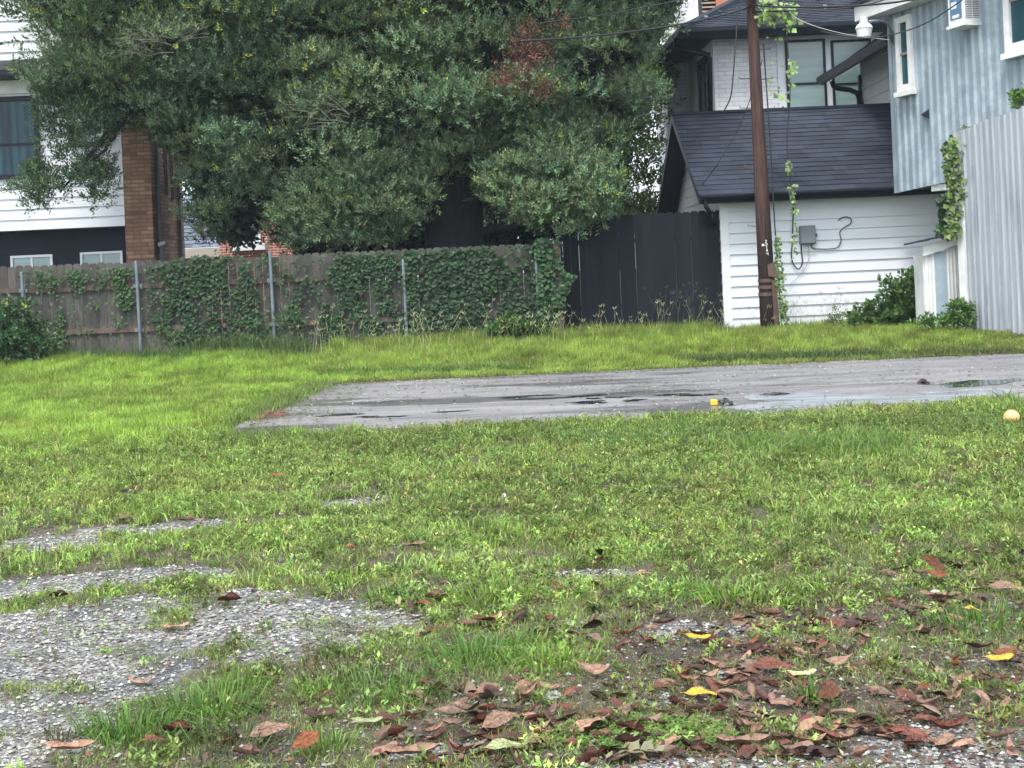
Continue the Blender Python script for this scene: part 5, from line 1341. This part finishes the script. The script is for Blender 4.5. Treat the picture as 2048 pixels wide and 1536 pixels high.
SHN = ['gently bent', 'narrow folded', 'tightly rolled', 'upturned', 'arched', 'broad', 'deeply cupped']
def put_leaf(x, y, colr, shape, rz, label, group, sc=1.0, tilt=(0, 0), dz=0.0, flip=False):
    o = bpy.data.objects.new('fallen_leaf', LV[(colr, shape)]); col.objects.link(o)
    o.location = (x, y, float(gz(x, y)) + .004 + dz + (.02 if flip else 0)); o.rotation_euler = (tilt[0] + (math.pi if flip else 0), tilt[1], rz); o.scale = (sc * .80, sc * .80, sc * .85)
    tag(o, label, 'leaf', group)
hero = [  # px, py, colour, shape, rotation, scale, tilt, label
 (460, 1212, 'reddish brown', 2, .05, 1.0, (.2, 0), 'folded reddish brown leaf lying alone on the upper gravel patch'),
 (350, 1262, 'pinkish tan', 0, .15, .95, (0, 0), 'flat pinkish tan leaf lying alone on the middle of the gravel patch'),
 (342, 1163, 'pinkish tan', 4, -.1, .8, (0, 0), 'pale curled leaf at the top edge of the gravel patch'),
 (118, 1200, 'dark brown', 2, .1, .8, (0, 0), 'nearly black curled leaf at the left side of the gravel patch'),
 (412, 930, 'reddish brown', 2, -.5, 1.0, (.9, .2), 'rust brown leaf standing in the grass below the driveway corner'),
 (555, 963, 'orange brown', 0, .2, .8, (.5, 0), 'flat rust leaf half sunk in the grass in the left middle'),
 (252, 1045, 'pinkish tan', 5, .2, 1.0, (.25, 0), 'big tan leaf at the grass edge above the small gravel strip'),
 (392, 1047, 'pinkish tan', 0, -.35, .9, (.2, .1), 'tan leaf crossing a darker leaf at the end of the small gravel strip'),
 (372, 1049, 'dark brown', 1, -.2, .9, (.2, 0), 'dark leaf under a tan leaf at the end of the small gravel strip'),
 (145, 1512, 'pinkish tan', 1, .02, 1.15, (.15, 0), 'long pinkish rolled leaf at the bottom left corner'),
 (355, 1478, 'reddish brown', 2, -.15, 1.05, (.2, 0), 'red brown leaf below the bottom left grass tufts'),
 (305, 1512, 'orange brown', 4, .3, .8, (.2, 0), 'small rust leaf right of the long rolled leaf at the bottom left'),
 (540, 1483, 'pinkish tan', 5, .7, 1.1, (.45, 0), 'large tan leaf tilted up at the bottom left of centre'),
 (612, 1520, 'orange brown', 5, 1.1, 1.0, (.8, 0), 'round brown leaf on edge at the bottom left of centre'),
 (640, 1443, 'dark brown', 0, 0, .95, (.4, 0), 'dark leaf right of the bottom left grass tufts'),
 (495, 1522, 'pinkish tan', 2, -.3, .9, (.1, 0), 'pinkish leaf at the bottom edge left of the large tilted leaf'),
 (1110, 1188, 'reddish brown', 3, -.2, .95, (.2, 0), 'glossy curled chestnut leaf right of the fan shaped tuft'),
 (870, 1207, 'pinkish tan', 2, .1, 1.0, (.3, 0), 'mauve brown folded leaf left of the fan shaped tuft'),
 (985, 1250, 'reddish brown', 1, .2, 1.15, (.1, 0), 'long dark red leaf below the fan shaped tuft'),
 (1285, 1162, 'pinkish tan', 4, .2, .9, (.3, 0), 'tan leaf before the pale weed patch right of the middle'),
 (1192, 1358, 'pinkish tan', 3, -.5, 1.1, (.5, 0), 'bright tan pointed leaf beside the yellowish weed patch in the middle'),
 (1185, 1275, 'dark brown', 2, .5, .9, (.9, 0), 'brown leaf standing up left of a leaf cluster in the middle right'),
 (1868, 1160, 'orange brown', 5, .5, 1.15, (1.15, .5), 'bright orange leaf standing upright in the grass at the right'),
 (1878, 1175, 'orange brown', 3, -.7, .9, (.7, 0), 'second orange leaf below the upright orange leaf at the right'),
 (1398, 1297, 'yellow', 0, -.3, .75, (.2, 0), 'oval yellow leaf left of the lower right leaf heap'),
 (1425, 1300, 'reddish brown', 2, -.1, .8, (.1, 0), 'red brown leaf touching the oval yellow leaf'),
 (1942, 1242, 'yellow', 4, -.4, .75, (.1, 0), 'lemon yellow leaf at the right side below the pale dried leaf'),
 (1885, 1205, 'pinkish tan', 1, -.25, 1.2, (.1, 0), 'long pale dried leaf at the right below the orange leaves'),
 (2012, 1190, 'pinkish tan', 5, -.5, 1.1, (.3, 0), 'big mauve leaf at the right edge'),
 (2000, 1342, 'yellow', 0, .1, .8, (.3, 0), 'golden leaf in front of a rust leaf at the right edge'),
 (2003, 1333, 'orange brown', 3, .1, 1.0, (.3, 0), 'rust leaf behind the golden leaf at the right edge'),
 (1655, 1420, 'orange brown', 5, 1.0, 1.15, (.9, 0), 'large cupped chestnut leaf in the middle of the lower right heap'),
 (1670, 1338, 'pinkish tan', 3, .1, 1.1, (.2, 0), 'tan leaf with a dark tip above the lower right heap'),
 (1500, 1350, 'pinkish tan', 3, .3, 1.0, (.4, 0), 'pointed tan leaf in the left part of the lower right heap'),
 (1545, 1352, 'reddish brown', 5, -.3, 1.05, (.5, 0), 'broad brown leaf right of the pointed tan leaf'),
 (1475, 1385, 'pinkish tan', 2, .6, .9, (.4, 0), 'rolled pinkish leaf below the pointed tan leaf'),
 (1402, 1415, 'yellow', 5, -.2, .8, (.2, 0), 'ochre leaf at the left of the lower right heap'),
 (1895, 1475, 'reddish brown', 6, .1, 1.0, (.3, 0), 'curled chestnut leaf on the gravel at the bottom right'),
 (1850, 1408, 'orange brown', 4, .3, .6, (.5, 0), 'small bright rust leaf at the right above the gravel'),
 (1905, 1365, 'orange brown', 6, 1.2, .8, (.9, 0), 'crumpled red leaf standing at the right'),
 (1490, 1500, 'pinkish tan', 1, -.02, 1.15, (.1, 0), 'long rolled pink leaf near the bottom edge right of the middle'),
 (1008, 1512, 'pale green', 5, .1, .85, (.3, 0), 'pale green round leaf at the bottom middle'),
 (735, 1455, 'pale green', 0, -.05, .8, (.1, 0), 'narrow pale green leaf left of the bottom middle'),
 (825, 1522, 'pinkish tan', 1, .1, 1.2, (.2, 0), 'long tan leaf at the bottom edge left of the middle'),
 (995, 1465, 'pinkish tan', 5, .9, 1.1, (.6, 0), 'mauve leaf propped up in the bottom middle leaf heap'),
 (1600, 1360, 'pale green', 0, .0, .9, (.1, 0), 'pale green leaf in the middle of the right leaf heap'),
 (1550, 1098, 'pinkish tan', 3, .2, .7, (.3, 0), 'small tan leaf in the grass of the right middle'),
 (1350, 950, 'dark brown', 4, 0, .6, (.3, 0), 'small brown leaf in the coarse grass below the puddle'),
 (700, 1112, 'orange brown', 4, .1, .7, (.2, 0), 'orange leaf left of a dried leaf in the middle left grass'),
 (830, 1100, 'pinkish tan', 1, .3, .95, (.2, 0), 'dried grey brown leaf in the middle left grass'),
 (1195, 1128, 'dark brown', 2, 1.2, .9, (1.3, .4), 'crumpled dark red leaf standing upright in the middle right grass'),
 (1205, 1138, 'reddish brown', 6, -.9, .7, (.9, -.4), 'small red leaf under the crumpled upright leaf in the middle right grass'),
]
for i, (px, py, c, s, rz_, sc, ti, lb) in enumerate(hero):
    g = G(px, py); put_leaf(g.x, g.y, c, s, rz_, lb, None, sc * 1.12, ti, .014 + .03 * abs(ti[0]) + (.02 if c in ('yellow', 'orange brown') else 0))
zones = [([(1350, 1250), (1500, 1190), (1700, 1190), (1760, 1260), (1720, 1300), (1640, 1330), (1500, 1310), (1350, 1300)], 38, 'in the leaf litter at middle right', 'leaf litter at the middle right'),
         ([(1340, 1320), (1700, 1310), (1720, 1450), (1700, 1520), (1300, 1520), (1310, 1400)], 56, 'in the leaf heap at the lower right', 'leaf heap at the lower right'),
         ([(860, 1380), (1100, 1350), (1300, 1380), (1320, 1530), (700, 1530), (760, 1440)], 58, 'in the leaf heap at the bottom middle', 'leaf heap at the bottom middle'),
         ([(1720, 1310), (2048, 1280), (2048, 1530), (1720, 1530)], 34, 'scattered near the bottom right corner', 'leaves near the bottom right corner'),
         ([(700, 1180), (1340, 1130), (1340, 1300), (1180, 1330), (880, 1290), (700, 1240)], 28, 'scattered over the middle foreground', 'leaves over the middle foreground'),
         ([(1760, 1110), (2048, 1100), (2048, 1280), (1760, 1280)], 20, 'scattered in the grass at the right edge', 'leaves in the grass at the right edge'),
         ([(0, 1120), (700, 1110), (700, 1530), (230, 1530), (0, 1500)], 10, 'near the gravel at lower left', 'leaves at the lower left'),
         ([(150, 900), (2048, 900), (2048, 1100), (150, 1100)], 7, 'lost in the grass of the verge', 'leaves in the verge grass')]
cn = ['reddish brown', 'pinkish tan', 'dark brown', 'orange brown', 'pale green']; cw = [.27, .40, .27, .05, .01]
for poly, n, ph, grp in zones:
    k = 0; seeds = [(random.uniform(min(p[0] for p in poly), max(p[0] for p in poly)), random.uniform(min(p[1] for p in poly), max(p[1] for p in poly))) for _ in range(max(3, n // 5))]
    while k < n:
        px, py = random.choice(seeds); px += random.gauss(0, 105); py += random.gauss(0, 30)
        if not inpoly(np.array([px]), np.array([py]), poly)[0]: continue
        c = random.choices(cn, cw)[0]; g = G(px, py); s = random.randrange(7); sc = random.uniform(.62, 1.12); fl = random.random() < .3; up = random.uniform(-.3, .55)
        art = ' '.join(w for w in ('small' if sc < .78 else 'large' if sc > 1.0 else '', 'face down' if fl else 'tilted' if up > .3 else '', SHN[s], c) if w)
        put_leaf(g.x, g.y, c, s, random.uniform(-.9, .9) + random.choice([0, math.pi]), f'{art} leaf {ph}', grp, sc, (up, random.uniform(-.25, .25)), random.uniform(0, .012), fl)
        k += 1
# the rest of the fallen leaves: smaller, overlapped ones in one mass
pl = Pile()
TEM = []
for k, (L_, W_, cu, fo, tw) in enumerate(shapes):
    me = LV[('dark brown', k)]; co = np.zeros(len(me.vertices) * 3); me.vertices.foreach_get('co', co); TEM.append((co.reshape(-1, 3), np.array([p.vertices[:] for p in me.polygons])))
RC = [(.10, .042, .029), (.18, .115, .085), (.045, .026, .02), (.075, .042, .032)]
for poly, n, ph, grp in zones[:6]:
    k = 0
    while k < n * 1.3:
        px = random.uniform(min(p[0] for p in poly), max(p[0] for p in poly)); py = random.uniform(min(p[1] for p in poly), max(p[1] for p in poly)); k += 1
        if not inpoly(np.array([px]), np.array([py]), poly)[0]: continue
        g = G(px, py); co, Qd = random.choice(TEM); sc = random.uniform(.4, .85); M3 = (Matrix.Rotation(random.uniform(0, 6.28), 3, 'Z') @ Matrix.Rotation(random.uniform(-.5, .6) + random.choice([0, 0, math.pi]), 3, 'X') @ Matrix.Rotation(random.uniform(-.35, .35), 3, 'Y'))
        w = co @ np.array(M3).T * sc; w[:, 2] -= w[:, 2].min(); w += np.array([g.x, g.y, g.z + .004])
        pl.add(w, Qd, None, np.repeat(vary(random.choice(RC), 1, .3, .1), len(w), 0))
o = pl.build('leaf_litter', lmat_attr()); tag(o, 'smaller overlapped brown leaves filling the leaf heaps', 'leaf litter', kind='stuff')
# crumbs of broken leaves
N = 9000
y = 3.7 + rng.random(N) ** 1.2 * 4.6; x = (rng.random(N) - .42) * y * .9
k = rng.random(N) < np.clip(.25 + .9 * sstep(-.6, .8, x) * sstep(7.5, 5.5, y), 0, 1); x, y = x[k], y[k]; N = len(x)
pl = Pile(); a = rng.random(N) * 6.28
pl.leaves(gp(x, y) + np.array([0, 0, .012]), np.stack([np.cos(a), np.sin(a), (rng.random(N) - .3) * .5], 1), norm(np.stack([rng.normal(size=N) * .4, rng.normal(size=N) * .4, np.ones(N)], 1)), .012 + .03 * rng.random(N), .008 + .016 * rng.random(N), vary((.12, .06, .045), N, .6, .2), fold=.2)
o = pl.build('leaf_litter', m_leaf); tag(o, 'small broken bits of brown leaves between the fallen leaves', 'leaf litter', kind='stuff')
# debris on the driveway
N = 4200
y = rng.uniform(12.8, 18.2, N); x = rng.uniform(-2.6, 7.6, N); pl = Pile(); a = rng.random(N) * 6.28
k = rng.random(N) < .2 + .8 * (fbm(x, y, .9) > .5); x, y, a = x[k], y[k], a[k]; N = len(x)
pl.leaves(np.stack([x, y, np.full(N, .02)], 1), np.stack([np.cos(a), np.sin(a) , .03 + .1 * rng.random(N)], 1), np.tile([0, 0, 1.0], (N, 1)), .02 + .09 * rng.random(N) ** 2, .008 + .014 * rng.random(N), np.where(rng.random((N, 1)) < .45, vary((.10, .20, .05), N, .4), np.where(rng.random((N, 1)) < .5, vary((.12, .06, .05), N, .5), vary((.5, .48, .4), N, .3))))
o = pl.build('driveway_litter', m_leaf); tag(o, 'grass clippings and leaf bits washed over the concrete driveway', 'litter', kind='stuff')

# ------------------------------------------------------------------ small things
g = G(522, 836); N = 420
pl = Pile(); a = rng.random(N) * 6.28; r = rng.random(N) ** .6
x = g.x + np.cos(a) * r * .26; y = g.y + np.sin(a) * r * .35; z = .015 + .05 * (1 - r) * rng.random(N); b = rng.normal(size=N) * .5
pl.leaves(np.stack([x, y, z + gz(x, y)], 1), np.stack([np.cos(b), np.sin(b) * .5, rng.random(N) * .5 - .1], 1), np.tile([0, -.4, 1.0], (N, 1)), .05 + .08 * rng.random(N), .006 + .008 * rng.random(N), vary((.15, .075, .06), N, .5, .15))
o = pl.build('dead_grass_clump', m_leaf, None, off=(g.x, g.y, 0)); tag(o, 'flat clump of dead brown clippings at the left end of the driveway', 'dead grass')
g = G(2024, 850); g.y -= .0
ball = MB()
pr = [(0.0, .0)] + [(math.sin(t) * .066, .066 - math.cos(t) * .066) for t in np.linspace(.15, math.pi - .05, 14)]
vs = []; n = 24
for r_, z in pr[1:]:
    for k in range(n): vs.append((g.x + math.cos(2 * math.pi * k / n) * r_, g.y + math.sin(2 * math.pi * k / n) * r_, z + .0 + g.z))
fs_ = [(i * n + k, i * n + (k + 1) % n, (i + 1) * n + (k + 1) % n, (i + 1) * n + k) for i in range(len(pr) - 2) for k in range(n)] + [tuple(range(n - 1, -1, -1)), tuple(range((len(pr) - 2) * n, (len(pr) - 1) * n))]
ball.add(vs, fs_)
mbm = Mt('orange_ball_skin'); mbm.col(mbm.ramp(mbm.noise(mbm.coord('Object'), 14, 3), [(.4, (.75, .42, .18)), (.62, (.72, .34, .12)), (.75, (.45, .15, .04))])); mbm.set(.5)
o = ball.build('ball', mbm.m, smooth=True); tag(o, 'faded orange ball half sunk in the grass at the right edge', 'ball')
# small yellow plastic piece and crumpled black rag on the driveway
g = G(1428, 812)
mb = MB(); mb.hexa([(g.x - .035, g.y - .05, .018), (g.x + .045, g.y - .05, .018), (g.x + .045, g.y + .04, .018), (g.x - .035, g.y + .04, .018), (g.x - .03, g.y - .04, .06), (g.x + .028, g.y - .04, .06), (g.x + .028, g.y + .03, .066), (g.x - .03, g.y + .03, .066)])
mb.box(g.x - .036, g.x + .03, g.y - .055, g.y - .051, .048, .056); o = mb.build('plastic_scrap', M_plain('yellow_plastic', (.75, .42, .02), .4, var=.12, scale=20), bevel=.004); tag(o, 'small yellow plastic scrap lying in the wet on the driveway', 'litter')
def lump(px, py, rx, ry, rz_, mat, name, label, cat, seed):
    g = G(px, py); r2 = random.Random(seed); mb = MB(); nu, nv = 14, 8; vs = []
    for i in range(nv):
        th_ = i / (nv - 1) * math.pi / 2
        for k in range(nu):
            q = 1 + r2.uniform(-.35, .35); p = 2 * math.pi * k / nu
            vs.append((g.x + math.cos(p) * math.cos(th_) * rx * q, g.y + math.sin(p) * math.cos(th_) * ry * q, .014 + g.z * (g.y < 12.7) + math.sin(th_) * rz_ * (1 + r2.uniform(-.3, .3))))
    mb.add(vs, [(i * nu + k, i * nu + (k + 1) % nu, (i + 1) * nu + (k + 1) % nu, (i + 1) * nu + k) for i in range(nv - 1) for k in range(nu)])
    o = mb.build(name, mat); tag(o, label, cat)
m_blackbag = M_plain('black_rag', (.015, .02, .022), .25, var=.3, scale=20, spec=.6)
lump(1450, 812, .075, .09, .06, m_blackbag, 'crumpled_rag', 'crumpled black rag beside the yellow plastic scrap', 'litter', 3)
lump(1846, 770, .06, .06, .05, M_plain('dark_clod', (.04, .03, .03), .7), 'dirt_clod', 'small dark clod on the far right part of the driveway', 'clod', 4)
lump(1550, 792, .15, .10, .022, M_plain('wet_mud', (.03, .025, .022), .3), 'mud_patch', 'dark wet mud lump beside the puddle on the driveway', 'mud', 5)
m_paper = M_plain('white_scrap', (.7, .7, .7), .6)
lump(1008, 998, .018, .018, .02, m_paper, 'paper_scrap', 'tiny white paper scrap in the middle of the verge grass', 'litter', 6)
lump(1108, 1402, .028, .022, .018, M_plain('pale_stone_b', (.25, .25, .24), .7), 'stone', 'pale grey stone among the bottom middle leaves', 'stone', 7)
lump(1870, 1196, .028, .022, .02, M_plain('pale_stone_c', (.42, .42, .40), .7), 'stone', 'whitish lump behind the long pale dried leaf at the right', 'stone', 8)
# lobed oak leaf lying at the bottom edge
g = G(1268, 1522); mb = MB(); mid = [(-.085 + .17 * t, .02 * math.sin(3 * t), .028 + .02 * math.sin(2.5 * t)) for t in np.linspace(0, 1, 9)]
for i in range(8):
    a, b = mid[i], mid[i + 1]
    for sd in (-1, 1):
        w = .012 + (.042 if i % 2 else .016) * math.sin(math.pi * (i + .7) / 9); sk = .028
        mb.add([(g.x + a[0], g.y + a[1], a[2]), (g.x + b[0], g.y + b[1], b[2]), (g.x + b[0] + sk * (i % 2), g.y + b[1] + sd * w, b[2] + .012), (g.x + a[0] + sk * .6 * (i % 2), g.y + a[1] + sd * w * .8, a[2] + .008)], [(0, 1, 2, 3) if sd > 0 else (0, 3, 2, 1)])
o = mb.build('fallen_leaf', M_plain('olive_leaf', (.13, .13, .07), .5, var=.2, scale=20)); tag(o, 'deeply lobed dull green oak leaf at the bottom edge right of the middle', 'leaf')

# ------------------------------------------------------------------ thin blue scattering volume, added to lift the dark tones
hz = MB(); hz.box(-60, 60, -20, 75, -1.2, 16)
hm = bpy.data.materials.new('dark_lift_volume'); hm.use_nodes = True; ht = hm.node_tree; ht.nodes.clear()
ho = ht.nodes.new('ShaderNodeOutputMaterial'); hv = ht.nodes.new('ShaderNodeVolumePrincipled')
hv.inputs['Color'].default_value = (.72, .86, 1, 1); hv.inputs['Density'].default_value = .0005
ht.links.new(hv.outputs[0], ho.inputs['Volume'])
o = hz.build('haze', hm); tag(o, 'thin bluish haze volume added over the whole scene to lift its dark tones', 'haze', kind='stuff')
